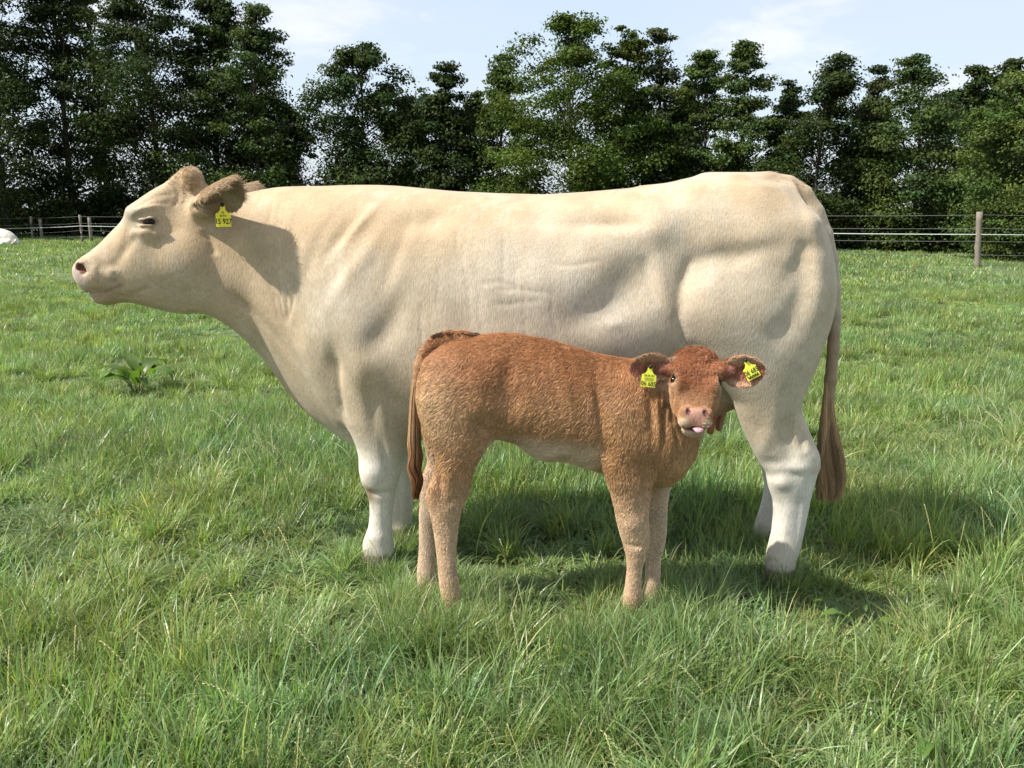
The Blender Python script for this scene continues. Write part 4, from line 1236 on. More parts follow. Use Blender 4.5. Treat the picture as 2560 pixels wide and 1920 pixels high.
# ------------------------------------------------------------------ grass
def blades(n, radius, hmin, hmax, wmin, wmax, lean, r, seg=4, flop=0.5, straw=0.04):
    """a tuft of curved tapering blades; returns vertices, quads and colours"""
    a = r.uniform(0, 6.283, n); rr = radius * np.sqrt(r.random(n))
    x0, y0 = np.cos(a) * rr, np.sin(a) * rr
    az = a + r.normal(0, .9, n)
    hgt = r.uniform(hmin, hmax, n) * r.uniform(.6, 1.1, n); wd = r.uniform(wmin, wmax, n)
    ln = np.abs(r.normal(lean, lean * .7, n))
    fl = np.where(r.random(n) < flop, r.uniform(.5, 1.7, n), r.uniform(0, .4, n))
    tw = r.normal(0, .7, n)
    V = np.zeros((n, seg + 1, 2, 3)); px_ = np.zeros(n); pz_ = np.zeros(n)
    for i in range(seg + 1):
        t = i / seg
        th = ln + fl * t ** 1.6
        if i:
            px_ = px_ + np.sin(th) * hgt / seg; pz_ = pz_ + np.cos(th) * hgt / seg
        w = wd * (1 - t ** 1.8) * (.75 + .5 * min(t * 3, 1)) * .5 + .00015
        sa = az + math.pi / 2 + tw * t
        for s, sg in enumerate((-1, 1)):
            V[:, i, s, 0] = x0 + np.cos(az) * px_ + np.cos(sa) * w * sg
            V[:, i, s, 1] = y0 + np.sin(az) * px_ + np.sin(sa) * w * sg
            V[:, i, s, 2] = np.maximum(pz_, .004)
    base = np.arange(n)[:, None] * (seg + 1) * 2 + np.arange(seg)[None] * 2
    Q = np.stack([base, base + 1, base + 3, base + 2], -1).reshape(-1, 4)
    c = np.ones((n, 3)) * r.uniform(.7, 1.35, (n, 1))
    c *= 1 + r.normal(0, .08, (n, 3))
    st = r.random(n) < straw
    c[st] = np.array([2.2, 1.5, 1.9]) * r.uniform(.7, 1.2, (st.sum(), 1))
    C = np.repeat(c, (seg + 1) * 2, 0)
    return V.reshape(-1, 3), Q, C

def scatter(name, pts, rot, scl, meshes, mat, label, cat):
    """one object that carries tufts at points (grass nobody could count)"""
    me = bpy.data.meshes.new(name)
    me.vertices.add(len(pts)); me.vertices.foreach_set('co', np.asarray(pts, np.float32).ravel())
    a = me.attributes.new('rot', 'FLOAT_VECTOR', 'POINT'); a.data.foreach_set('vector', np.asarray(rot, np.float32).ravel())
    a = me.attributes.new('scl', 'FLOAT_VECTOR', 'POINT'); a.data.foreach_set('vector', np.asarray(scl, np.float32).ravel())
    o = link(name, me)
    ng = bpy.data.node_groups.new(name + '_nodes', 'GeometryNodeTree')
    ng.interface.new_socket('Geometry', in_out='INPUT', socket_type='NodeSocketGeometry')
    ng.interface.new_socket('Geometry', in_out='OUTPUT', socket_type='NodeSocketGeometry')
    gi = ng.nodes.new('NodeGroupInput'); go = ng.nodes.new('NodeGroupOutput')
    iop = ng.nodes.new('GeometryNodeInstanceOnPoints')
    jn = ng.nodes.new('GeometryNodeJoinGeometry')
    for q in meshes:
        src = bpy.data.objects.new(q.name + '_source', q)           # kept out of the scene: only a template
        if not q.materials: q.materials.append(mat)
        oi = ng.nodes.new('GeometryNodeObjectInfo'); oi.inputs['As Instance'].default_value = True
        oi.inputs['Object'].default_value = src
        ng.links.new(oi.outputs['Geometry'], jn.inputs['Geometry'])
    iop.inputs['Pick Instance'].default_value = True
    ri = ng.nodes.new('FunctionNodeRandomValue'); ri.data_type = 'INT'
    ri.inputs[4].default_value = 0; ri.inputs[5].default_value = len(meshes) - 1
    ng.links.new(ri.outputs[2], iop.inputs['Instance Index'])
    for nm, sock in (('rot', 'Rotation'), ('scl', 'Scale')):
        na = ng.nodes.new('GeometryNodeInputNamedAttribute'); na.data_type = 'FLOAT_VECTOR'
        na.inputs['Name'].default_value = nm
        ng.links.new(na.outputs['Attribute'], iop.inputs[sock])
    ng.links.new(gi.outputs[0], iop.inputs['Points'])
    ng.links.new(jn.outputs['Geometry'], iop.inputs['Instance'])
    ng.links.new(iop.outputs['Instances'], go.inputs[0])
    md = o.modifiers.new('tufts', 'NODES'); md.node_group = ng
    tag(o, label, cat, kind='stuff')
    return o

def field_points(y0, y1, dens, r, side=1.2):
    """random ground points in the part of the meadow in view, with a margin"""
    ymax_w = .74 * y1 + side
    n = int(dens * (y1 - y0) * 2 * ymax_w)
    y = r.uniform(y0, y1, n); x = r.uniform(-ymax_w, ymax_w, n)
    k = np.abs(x) < .74 * y + side
    return np.stack([x[k], y[k], np.zeros(k.sum())], 1)

def build_grass():
    r = np.random.default_rng(17)
    base = (.186, .252, .096)
    gm = grass_material('grass_blades', base, .22, .40, .40, .48)
    def tile(name, count, size, n, hmin, hmax, wmin, wmax, lean, flop, seg, straw, knots):
        """square-ish patches of sward: blades grow from knots (plants) spread over the patch"""
        out = []
        for i in range(count):
            Vs, Qs, Cs, b = [], [], [], 0
            for k in range(knots):
                V, Q, C = blades(max(3, int(n / knots * r.uniform(.5, 1.5))), size * r.uniform(.05, .14), hmin, hmax * r.uniform(.7, 1.25), wmin, wmax, lean, r, seg, flop, straw)
                V[:, :2] += r.uniform(-size / 2, size / 2, 2)
                C = C * r.uniform(.8, 1.2) * np.array([r.uniform(.85, 1.15), 1, r.uniform(.85, 1.2)])
                Vs.append(V); Qs.append(Q + b); Cs.append(C); b += len(V)
            out.append(mesh_from(name, np.concatenate(Vs), np.concatenate(Qs), True, np.concatenate(Cs)))
        return out
    def tuft(name, count, **kw):
        return [mesh_from(name, *(lambda b: (b[0], b[1], True, b[2]))(blades(r=r, **kw))) for i in range(count)]
    fine = tile('sward_patch', 12, .32, 760, .06, .185, .0028, .0068, .46, .68, 4, .025, 24)
    tall = tuft('tall_tuft', 8, n=130, radius=.075, hmin=.14, hmax=.30, wmin=.003, wmax=.006, lean=.36, flop=.7, straw=.04, seg=5)
    midt = tile('meadow_patch', 8, .6, 900, .05, .13, .004, .009, .40, .55, 3, .02, 30)
    fart = tile('far_patch', 6, 1.6, 900, .06, .15, .012, .026, .4, .5, 2, .02, 40)
    def place(P, smin, smax, tilt=.15, hfun=None):
        n = len(P)
        rot = np.stack([r.normal(0, tilt, n), r.normal(0, tilt, n), r.uniform(0, 6.283, n)], 1)
        s = r.uniform(smin, smax, n)
        sz = s * (hfun if hfun is not None else 1)
        return rot, np.stack([s, s, sz], 1)
    def grid(y0, y1, step, side):
        w = .74 * y1 + side
        X, Y = np.meshgrid(np.arange(-w, w, step), np.arange(y0, y1, step))
        P = np.stack([X.ravel(), Y.ravel(), np.zeros(X.size)], 1)
        P[:, :2] += r.uniform(-.3, .3, (len(P), 2)) * step
        return P[np.abs(P[:, 0]) < .74 * P[:, 1] + side]
    hn = lambda P: np.clip(1 + .45 * vnoise(P, 1.8, 51) + .25 * vnoise(P, 6.5, 52), .4, 1.9)
    near_legs = lambda P: np.minimum.reduce([np.hypot(P[:, 0] - q[0], P[:, 1] - q[1]) for q in LEG_POINTS])
    P = grid(1.1, 6.6, .25, 1.2)
    nl = np.clip((near_legs(P) - .05) / .30, .9, 1)
    rot, scl = place(P, .9, 1.15, .06, hn(P) * nl)
    scatter('grass', P, rot, scl, fine, gm, 'short green grass blades covering the meadow around the animals', 'grass')
    P = field_points(1.1, 9.0, 26, r)
    tn = vnoise(P, 1.5, 53) + .6 * vnoise(P, 4.0, 54) + r.normal(0, .35, len(P)) - .5 * sstep(P[:, 1], 3.0, 6)
    P = P[(tn > .30) & (near_legs(P) > .28) | (r.random(len(P)) < .08) & (near_legs(P) > .4)]
    for q in LEG_POINTS:                                            # tufts the hooves stand in
        a = r.uniform(0, 6.28, 12); d = r.uniform(.07, .20, 12)
        P = np.concatenate([P, np.stack([q[0] + np.cos(a) * d, q[1] + np.sin(a) * d, 0 * a], 1)])
    for q in LEG_POINTS[4:]:                                        # longer grass in front of the calf's feet
        n_ = 26
        P = np.concatenate([P, np.stack([q[0] + r.uniform(-.22, .22, n_), q[1] - r.uniform(.10, .34, n_), np.zeros(n_)], 1)])
    fg = field_points(1.3, 2.75, 22, r, .4)
    P = np.concatenate([P, fg[vnoise(fg, 2.0, 57) > -.2]])
    rot, scl = place(P, .65, 1.1, .15)
    scl[near_legs(P) < .21] *= .7
    scatter('grass', P, rot, scl, tall, gm, 'long arching grass tufts standing above the meadow sward', 'grass')
    P = field_points(6.5, 15, 5, r, 1.5)
    P = P[vnoise(P, 1.1, 58) + r.normal(0, .5, len(P)) > .1]
    rot, scl = place(P, .6, 1.0, .15)
    scatter('grass', P, rot, scl, tall, gm, 'scattered taller grass tufts in the pasture behind the cow', 'grass')
    P = grid(6.5, 17, .5, 2)
    rot, scl = place(P, .95, 1.2, .04, np.clip(hn(P), .5, 1.6))
    scatter('grass', P, rot, scl, midt, gm, 'green pasture grass behind the cow', 'grass')
    P = grid(16.9, 48, 1.3, 4)
    rot, scl = place(P, .95, 1.2, .02, np.clip(hn(P), .5, 1.5))
    scatter('grass', P, rot, scl, fart, gm, 'distant pasture grass reaching to the wire fence', 'grass')
    # flowering stalks of ryegrass
    sm = grass_material('seed_stalk', (.42, .43, .25), .2, .5, .25, .3)
    src = []
    for i in range(9):
        mb = MB()
        L_ = r.uniform(.32, .52); az = r.uniform(0, 6.28); bend = r.uniform(.3, 1.3); th = r.uniform(.05, .4)
        p = Vector((0, 0, 0)); pts = [p.copy()]
        for j in range(14):
            t = j / 13
            a_ = th + bend * t ** 1.7
            p = p + Vector((math.sin(a_) * math.cos(az), math.sin(a_) * math.sin(az), math.cos(a_))) * L_ / 14
            pts.append(p.copy())
        mb.tube(pts, [.0011 - .0005 * k / 14 for k in range(15)], 4, (.55, .75, .5))
        for j in range(22):
            t = .58 + .42 * j / 21
            f = t * 13.99; i0 = int(f); q = pts[i0].lerp(pts[min(i0 + 1, 14)], f - i0)
            d = (pts[min(i0 + 1, 14)] - pts[max(i0 - 1, 0)]).normalized()
            sd = d.cross(Vector((math.sin(az), -math.cos(az), .2))).normalized() * (1 if j % 2 else -1)
            tip = q + d * .013 + sd * .0055
            m_ = (q + tip) / 2; w = d.cross(sd).normalized() * .0016
            mb.add([q, m_ + w + sd * .0012, tip, m_ - w - sd * .0012], [(0, 1, 2, 3)], (1.15, 1.0, .95))
        src.append(mesh_from('seed_stalk', mb.v, mb.f, True, np.array(mb.c, np.float32)))
    P = field_points(1.6, 5.6, 110, r, .5)
    k = (near_legs(P) > .12) & (vnoise(P, 1.3, 55) + r.normal(0, .5, len(P)) > .05)
    k &= ~((P[:, 1] > 2.75) & (P[:, 1] < 3.3) & (r.random(len(P)) < .35))
    P = P[k]
    rot, scl = place(P, .42, .85, .12)
    scatter('seed_stalks', P, rot, scl, src, sm, 'pale ryegrass seed stalks rising out of the near grass', 'grass')
    # small broad leaves low in the sward
    cm = grass_material('broad_leaf', (.10, .17, .04), .35, .45, .3, .3)
    src = []
    for i in range(5):
        mb = MB()
        for j in range(r.integers(5, 9)):
            az = r.uniform(0, 6.28); ln = r.uniform(.02, .045); wd = ln * r.uniform(.2, .32); lift = r.uniform(.3, .9); z0 = r.uniform(.03, .07)
            leaf(mb, Vector((r.normal(0, .03), r.normal(0, .03), z0)), az, ln, wd, lift, r)
        src.append(mesh_from('broad_leaf', mb.v, mb.f, True, np.array(mb.c, np.float32)))
    P = field_points(1.3, 6.5, 7, r, .5)
    rot, scl = place(P, .6, 1.2, .2)
    scatter('ground_cover', P, rot, scl, src, cm, 'small broad green leaves growing low among the grass', 'ground cover')

def leaf(mb, root, az, ln, wd, lift, r, col=None, nseg=5, droop=1.3):
    """a broad leaf: midrib arching up and over, slightly folded and wavy"""
    d = Vector((math.cos(az), math.sin(az), 0)); s = Vector((-math.sin(az), math.cos(az), 0))
    p = root.copy(); vs = []; fs = []
    prof = [.12, .75, 1.0, .9, .6, .04]
    ph = r.uniform(0, 6)
    for i in range(nseg + 1):
        t = i / nseg
        a = lift - droop * t
        if i: p = p + (d * math.cos(a) + Vector((0, 0, 1)) * math.sin(a)) * ln / nseg
        w = wd * np.interp(t, np.linspace(0, 1, 6), prof)
        nrm = (d * -math.sin(a) + Vector((0, 0, 1)) * math.cos(a))
        vs += [p + s * w + nrm * (w * .35 + .12 * wd * math.sin(ph + i * 2.1)), p.copy(), p - s * w + nrm * (w * .35 + .12 * wd * math.sin(ph + 1 + i * 1.9))]
    for i in range(nseg):
        b = i * 3
        fs += [(b, b + 1, b + 4, b + 3), (b + 1, b + 2, b + 5, b + 4)]
    k = r.uniform(.75, 1.25)
    mb.add(vs, fs, col or (k, k, k))

def dock_plant(px, py, size, label, n, seed, mat, smat, wide=(.13, .19)):
    r = np.random.default_rng(seed)
    g = on_ground(px, py)
    root = empty('dock_plant', g)
    tag(root, label, 'plant', 'broad-leaved dock plants in the grass')
    for i in range(n):
        az = 6.283 * i / n + r.uniform(-.5, .5)
        L = size * r.uniform(.5, 1.0); lift = r.uniform(.85, 1.4)
        d = Vector((math.cos(az), math.sin(az), 0))
        b = Vector(g) + d * .02
        st = r.uniform(.3, .65) * size
        e = b + (d * math.cos(1.15) + Vector((0, 0, 1)) * math.sin(1.15)) * st
        mb = MB()
        k = r.uniform(.7, 1.3)
        leaf(mb, e, az, L, L * r.uniform(*wide), lift, r, (k, k * r.uniform(.95, 1.05), k * .9), 8, r.uniform(1.2, 2.4))
        lo = mb.build('leaf', mat, root)
        mb = MB(); mb.tube([b, (b + e) / 2 + Vector((0, 0, .01)), e], [.004, .0035, .0025], 6, (1, 1, 1))
        so = mb.build('stalk', smat, root)

# ------------------------------------------------------------------ trees
def leaf_material(name, base, trans=.25, rough=.5):
    m = grass_material(name, base, .12, .6, trans, .1)
    return m
def make_tree(px, ytop, Y, width_px, seed, mat, bark, label, shape='alder', base_y=None, nclump=85, nleaf=150, lsize=.10, low=.12, name='tree', group='trees in the row behind the pasture', cat='tree', lean=0.0):
    r = np.random.default_rng(seed)
    top = at(px, ytop, Y)
    H = top[2]; X = top[0]
    R = width_px / FPX * Y * .5
    root = empty(name, (X, Y, 0)); tag(root, label, cat, group)
    prof = {'alder': ([0, .08, .25, .5, .75, .92, 1.0], [.55, .85, 1.0, .86, .58, .28, .06]),
            'round': ([0, .08, .25, .5, .75, .92, 1.0], [.5, .8, .98, 1.0, .82, .48, .15]),
            'cone': ([0, .1, .3, .5, .75, .92, 1.0], [.9, 1.0, .88, .66, .36, .16, .04]),
            'bush': ([0, .1, .3, .6, .8, .95, 1.0], [.85, 1.0, 1.0, .88, .66, .35, .1])}[shape]
    z0 = H * low
    # trunk
    mb = MB()
    nseg = 9
    ph = r.uniform(0, 6, 2)
    tp = []
    for i in range(nseg + 1):
        t = i / nseg
        tp.append(Vector((X + lean * t * H + .12 * R * math.sin(ph[0] + 3 * t) * t, Y + .12 * R * math.sin(ph[1] + 3 * t) * t, H * .94 * t)))
    tr = max(.05, H * .013)
    mb.tube(tp, [tr * (1.25 if i == 0 else 1) * (1 - .88 * i / nseg) + .008 for i in range(nseg + 1)], 7)
    def trunk_at(z):
        t = np.clip(z / (H * .94), 0, 1) * nseg; i = min(int(t), nseg - 1)
        return tp[i].lerp(tp[i + 1], t - i)
    # clumps
    cs = []
    lobes = [(r.uniform(0, 6.28), r.uniform(.1, 1.0), r.uniform(.2, .5)) for _ in range(10)]
    while len(cs) < nclump:
        t = r.beta(1.05, 1.15)
        az = r.uniform(0, 6.28)
        e = np.interp(t, *prof)
        lob = 1 + sum(a_ * math.cos(az - p_) * math.exp(-((t - c_) / .16) ** 2) for p_, c_, a_ in lobes)
        rad = R * e * lob * math.sqrt(r.uniform(.12, 1.0))
        z = z0 + (H - z0) * t
        ctr = trunk_at(z)
        cs.append((ctr.x + math.cos(az) * rad, ctr.y + math.sin(az) * rad * .9, z - .10 * H * (rad / max(R, .1)) * .3, az, t))
    if shape != 'bush':                                             # loose sprays and leader twigs beyond the crown
        for _ in range(int(nclump * .06)):
            t = r.uniform(.55, 1.02); az = r.uniform(0, 6.28)
            rad = R * np.interp(min(t, 1), *prof) * r.uniform(.9, 1.35)
            ctr = trunk_at(z0 + (H - z0) * min(t, 1))
            cs.append((ctr.x + math.cos(az) * rad, ctr.y + math.sin(az) * rad * .9, z0 + (H - z0) * t * r.uniform(.97, 1.03), az, 1.35))
    for c in cs[::2] + [c_ for c_ in cs[1::2] if c_[4] > 1.2]:
        b = trunk_at(max(.15 * H, c[2] - .12 * H - .25 * math.hypot(c[0] - X, c[1] - Y)))
        e = Vector(c[:3]); m_ = b.lerp(e, .55) + Vector((0, 0, -.03 * H + r.uniform(0, .04) * H))
        mb.tube([b, m_, e], [tr * .24, tr * .15, .008], 4, cap=False)
    mb.build('trunk', bark, root)
    # foliage
    P = []; NN = []; C = []; S = []
    for c in cs:
        k = int(nleaf * r.uniform(.6, 1.3) * (.35 if c[4] > 1.2 else 1))
        cr = R * r.uniform(.16, .32) * (1.2 - .68 * min(c[4], 1.3)) + .10
        v = r.normal(size=(k, 3)); v /= np.linalg.norm(v, axis=1)[:, None]
        v *= (r.random((k, 1)) ** .6) * cr * np.array([1.25, 1.25, .62])
        # sprays: stretch the clump away from the trunk
        out = np.array([math.cos(c[3]), math.sin(c[3]), .15 - .1 * c[4]])
        v += out * np.clip(r.normal(0, .42, (k, 1)), -.7, .7) * cr
        P.append(v + np.array(c[:3]))
        NN.append(v / cr * .6 + np.array([0, 0, .75]) + r.normal(0, .55, (k, 3)))
        C.append(np.ones((k, 3)) * r.uniform(.75, 1.3) * r.uniform(.75, 1.25, (k, 1)) * np.array([r.uniform(.9, 1.15), 1, r.uniform(.85, 1.1)]))
        S.append(lsize * r.uniform(.6, 1.25, k))
    P = np.concatenate(P); NN = np.concatenate(NN); C = np.concatenate(C); S = np.concatenate(S)
    NN /= np.linalg.norm(NN, axis=1)[:, None]
    ax = np.cross(NN, r.normal(size=P.shape)); ax /= np.maximum(np.linalg.norm(ax, axis=1), 1e-6)[:, None]
    bx = np.cross(NN, ax)
    s = S[:, None]
    V = np.stack([P - ax * s * .55, P + bx * s * .36 - ax * s * .05 + NN * s * .08, P + ax * s * .55, P - bx * s * .36 - ax * s * .05 + NN * s * .08], 1).reshape(-1, 3)
    V[:, 2] = np.maximum(V[:, 2], .02)
    Q = np.arange(len(V)).reshape(-1, 4)
    me = mesh_from('crown', V, Q, False, np.repeat(C, 4, 0))
    link('crown', me, root, mat)
    return root

def build_trees():
    bark = simple_mat('alder_bark', (.075, .064, .054), .9, .1, .4, 14, .6)
    dark = leaf_material('alder_leaves', (.030, .047, .014))
    midl = leaf_material('hedge_leaves', (.048, .074, .022))
    oak = leaf_material('oak_leaves', (.060, .092, .018))
    grey = leaf_material('willow_leaves', (.050, .066, .034))
    pale = leaf_material('ash_leaves', (.066, .098, .028))
    # px, ytop, Y, width px, leaves, shape, label
    T = [(-70, -190, 36, 330, dark, 'alder', 'dark alder cut by the left edge of the picture', 1.2),
         (110, -150, 38, 250, dark, 'alder', 'tall dark alder above the two fence posts behind the cow muzzle', 1.15),
         (215, -60, 44, 150, grey, 'alder', 'thin greyish tree with sky showing through, between two big dark alders', .55),
         (345, -130, 37, 330, dark, 'alder', 'broad dark alder rising above the cow head and out of the picture', 1.35),
         (515, -40, 38, 220, dark, 'alder', 'dark alder with its tip at the top edge, left of the open sky', 1.2),
         (625, 15, 37, 270, midl, 'alder', 'alder with ragged sloping crown, last before the gap of sky', 1.1),
         (885, 118, 36, 310, dark, 'round', 'round dark tree standing alone right of the sky gap', 1.35),
         (1110, 165, 35, 190, dark, 'alder', 'small dark tree above the middle of the cow back', .9),
         (1248, 138, 34, 190, midl, 'cone', 'pointed pale-tipped tree left of the bright green oak', .7),
         (1440, 40, 31, 360, oak, 'round', 'tallest bright green oak above the cow loin', 1.15),
         (1560, 80, 33, 180, oak, 'round', 'green shoulder tree leaning against the tall oak', .8),
         (1655, 75, 33, 200, grey, 'alder', 'greyish slender tree right of the tall oak', .7),
         (1770, 130, 32, 190, midl, 'alder', 'loose tree with sky holes above the cow hip', .6),
         (1865, 115, 31, 210, midl, 'alder', 'twin-tipped tree above the cow tail head', .7),
         (2070, 140, 28, 290, dark, 'alder', 'dark spreading tree right of the cow tail head', .75),
         (2195, 165, 29, 130, grey, 'alder', 'sparse spindly tree with thin top twigs', .45),
         (2320, 140, 27, 280, midl, 'alder', 'full green tree left of the wooden fence post', .85),
         (2435, 165, 30, 200, dark, 'round', 'dark tree behind the wooden fence post', .9),
         (2530, 150, 33, 200, dark, 'round', 'darker tree top at the right edge behind the pale tree', .8),
         (2590, 175, 22.5, 330, pale, 'round', 'pale green tree cut by the right edge of the picture', .9)]
    T += [(705, 265, 39, 180, dark, 'alder', 'lower dark tree closing the gap left of the round dark tree', .8), (1015, 245, 38, 140, dark, 'alder', 'low dark tree between the round dark tree and the small dark tree', .7),
          (1185, 225, 37, 140, dark, 'alder', 'low tree just left of the pointed tree', .7), (1715, 200, 35, 160, dark, 'alder', 'darker tree set back right of the greyish slender tree', .7),
          (1965, 205, 32, 150, dark, 'alder', 'darker tree set back above the cow tail', .7), (2170, 250, 31, 150, dark, 'alder', 'low dark tree behind the sparse spindly tree', .7)]
    for i, (px, yt, Y, w, mat, shp, lab, dn) in enumerate(T):
        Y = Y + float(np.interp(px, [0, 1000, 2200, 2600], [6.5, 5, 3.5, 3]))
        make_tree(px, yt, Y, w, 100 + i, mat, bark, lab, shp, nclump=int(160 * dn), nleaf=int(250 * (.75 + .25 * dn) * min(1.6, 36 / Y)), lsize=.0035 * Y, low=.06)
    # understorey bushes that close the row near the ground
    B = [(-20, 470, 39, 260, 'low dark bush under the trees at the left edge'), (150, 500, 41, 200, 'low dark bush behind the pair of fence posts'), (330, 470, 40, 260, 'dark bush behind the cow forehead'), (520, 455, 40, 240, 'dark bush behind the cow ears'),
         (700, 455, 39, 260, 'dark bush above the cow withers'), (900, 450, 38, 260, 'dark bush under the round dark tree'), (1090, 455, 37, 240, 'dark bush above the middle of the cow back'), (1290, 445, 36, 220, 'dark bush left of the oak trunk'),
         (1480, 425, 34, 260, 'dark green bush under the tall oak'), (1700, 430, 34, 240, 'dark bush above the cow hip'), (1900, 430, 32, 260, 'dark bush behind the cow tail head'), (2090, 520, 29, 160, 'low dark bush just right of the cow tail'),
         (2250, 560, 27, 150, 'low bush behind the fence wires'), (2380, 540, 26, 160, 'low bush left of the wooden fence post')]
    for i, (px, yt, Y, w, lab) in enumerate(B):
        Y = Y + float(np.interp(px, [0, 1000, 2200, 2600], [6.5, 5, 3.5, 3]))
        make_tree(px, yt, Y, w, 200 + i, dark, bark, lab, 'bush', nclump=46, nleaf=160, lsize=.0045 * Y, low=.02, name='bush', group='bushes under the tree row', cat='bush')
    make_tree(2550, 480, 24.2, 200, 231, pale, bark, 'leafy elder bush beside the wooden fence post at the right edge', 'bush', nclump=70, nleaf=190, lsize=.07, low=.02, name='bush', group='bushes under the tree row', cat='bush')
    make_tree(42, 566, 41.5, 46, 232, pale, bark, 'small pale weed bush behind the lying cow', 'bush', nclump=16, nleaf=60, lsize=.06, low=.02, name='bush', group='bushes under the tree row', cat='bush')

# ------------------------------------------------------------------ fence
def build_fence():
    wood = simple_mat('weathered_post_wood', (.20, .175, .145), .85, .15, .35, 30, .6)
    wire = simple_mat('thin_grey_wire', (.2, .2, .19), .5, .4)
    tape = simple_mat('white_fence_tape', (.55, .60, .58), .6, .3)
    pR = on_ground(2443, 670); pL2 = on_ground(206, 606); pL1 = on_ground(83, 600)
    root = empty('wire_fence', pR)
    tag(root, 'weathered wooden posts with white tape and thin wires before the trees', 'fence')
    d = pR - pL2
    pts = []                                              # (position, top height, wire heights)
    zR = [at(2436, y, pR[1])[2] for y in (537, 571, 586, 603, 637)]; zL = [at(206, y, pL2[1])[2] for y in (541, 558, 565, 576, 591)]
    for i in range(7):
        t = i / 6
        pts.append([pL2 + d * t, (1 - t) * at(206, 537, pL2[1])[2] + t * at(2436, 529, pR[1])[2], [a * (1 - t) + b * t for a, b in zip(zL, zR)]])
    ex = pR + np.array([4.2, .1, 0])
    pts.append([ex, pts[-1][1], [z - .01 for z in pts[-1][2]]])
    z1 = [at(83, y, pL1[1])[2] for y in (545, 562, 570, 583, 596)]
    pts.insert(0, [pL1, at(83, 541, pL1[1])[2], z1])
    p0 = pL1 + np.array([-2.6, -3.2, 0])
    pts.insert(0, [p0, pts[0][1] - .02, z1])
    r = np.random.default_rng(8)
    for i, (p, top, zs) in enumerate(pts):
        mb = MB()
        big = .075 if i == 8 else .06
        tx, ty = r.normal(0, .012, 2)
        if i == 8: tx = -.085
        k = 7
        mb.tube([Vector((p[0] + tx * (j / k) * 1.2, p[1] + ty * (j / k), -.1 + (top + .1) * j / k)) + Vector(r.normal(0, .003, 3)) for j in range(k + 1)], [big * (1 + r.normal(0, .05)) for j in range(k + 1)], 9)
        mb.build('post', wood, root)
        if i in (1, 2):                                   # a second, thicker post close behind
            mb = MB(); q = p + np.array([.24, .35, 0])
            mb.tube([Vector((q[0], q[1], -.1 + (top - .02) * j / 5)) for j in range(6)], .075, 9)
            mb.build('post', wood, root)
    for w in range(5):
        mb = MB()
        line = []
        for i in range(len(pts) - 1):
            a = Vector((pts[i][0][0], pts[i][0][1] - .07, pts[i][2][w])); b = Vector((pts[i + 1][0][0], pts[i + 1][0][1] - .07, pts[i + 1][2][w]))
            for j in range(6):
                t = j / 6
                q = a.lerp(b, t); q.z -= .05 * 4 * t * (1 - t) * (.25 if w == 2 else .5)
                line.append(q)
        line.append(b)
        if w == 2:
            mb.tube(line, .011, 6, squash=1.0); mb.build('tape', tape, root)
        else:
            mb.tube(line, .004, 5); mb.build('wire', wire, root)
    return root

# ------------------------------------------------------------------ the other cow, lying by the fence
def build_lying_cow():
    g = on_ground(-10, 612)
    Y = g[1]
    fr = Frame(Y, 0)
    F = Field((fr.pt(-40, 600)[0] - 2.2, -.6, -.05), (fr.pt(60, 600)[0] + .4, .6, 1.3), .02)
    xr = fr.pt(48, 606)[0]
    T = []
    for ds, top, hw in ((0, .12, .10), (-.08, .24, .20), (-.2, .40, .30), (-.38, .56, .37), (-.6, .64, .40), (-.9, .70, .43), (-1.2, .74, .40), (-1.45, .76, .30), (-1.65, .70, .2)):
        T.append((xr + ds, 0, hw, -.06, top * .42, top, 2.2, 2.1))
    F.loft(T, (0, 1, 2), .05, .08)
    F.cone((xr - 1.5, 0, .55), (xr - 1.85, .05, .85), .19, .14, .1)          # neck
    F.cone((xr - 1.85, .05, .90), (xr - 2.12, .12, .72), .125, .075, .05)     # head
    F.cone((xr - .25, .33, .12), (xr - .75, .45, .10), .13, .09, .06)        # folded legs
    F.cone((xr - .75, .45, .08), (xr - .45, .5, .06), .06, .05, .03)
    F.cone((xr - 1.35, .25, .10), (xr - 1.6, .38, .08), .10, .06, .05)
    for sg in (1, -1):
        F.ear((xr - 1.82, .05 + sg * .1, .95), (.2, sg * .9, .1), (-.3, sg * .2, -.8), .2, .06, .03, .02)
    V, Q = surface_nets(F, 3)
    C = np.tile(np.array([.74, .68, .58]), (len(V), 1)) * (1 + .06 * vnoise(V, 9, 3))[:, None]
    root = empty('cow', (g[0], g[1], 0)); tag(root, 'white cow lying in the grass, cut by the left edge', 'cow')
    link('body', mesh_from('lying_cow_body', fr.world(V), Q[:, ::-1], True, C), root, coat_material('white_coat', .65, 200, .08))
    mb = MB(); tp = [Vector(fr.world(np.array([[xr - .06 + .03 * math.sin(i), .12 + .06 * i, .22 - .035 * i]]))[0]) for i in range(6)]
    mb.tube(tp, [.03, .028, .024, .022, .03, .012], 7, (.7, .62, .5)); mb.build('tail', bpy.data.materials['white_coat'], root)

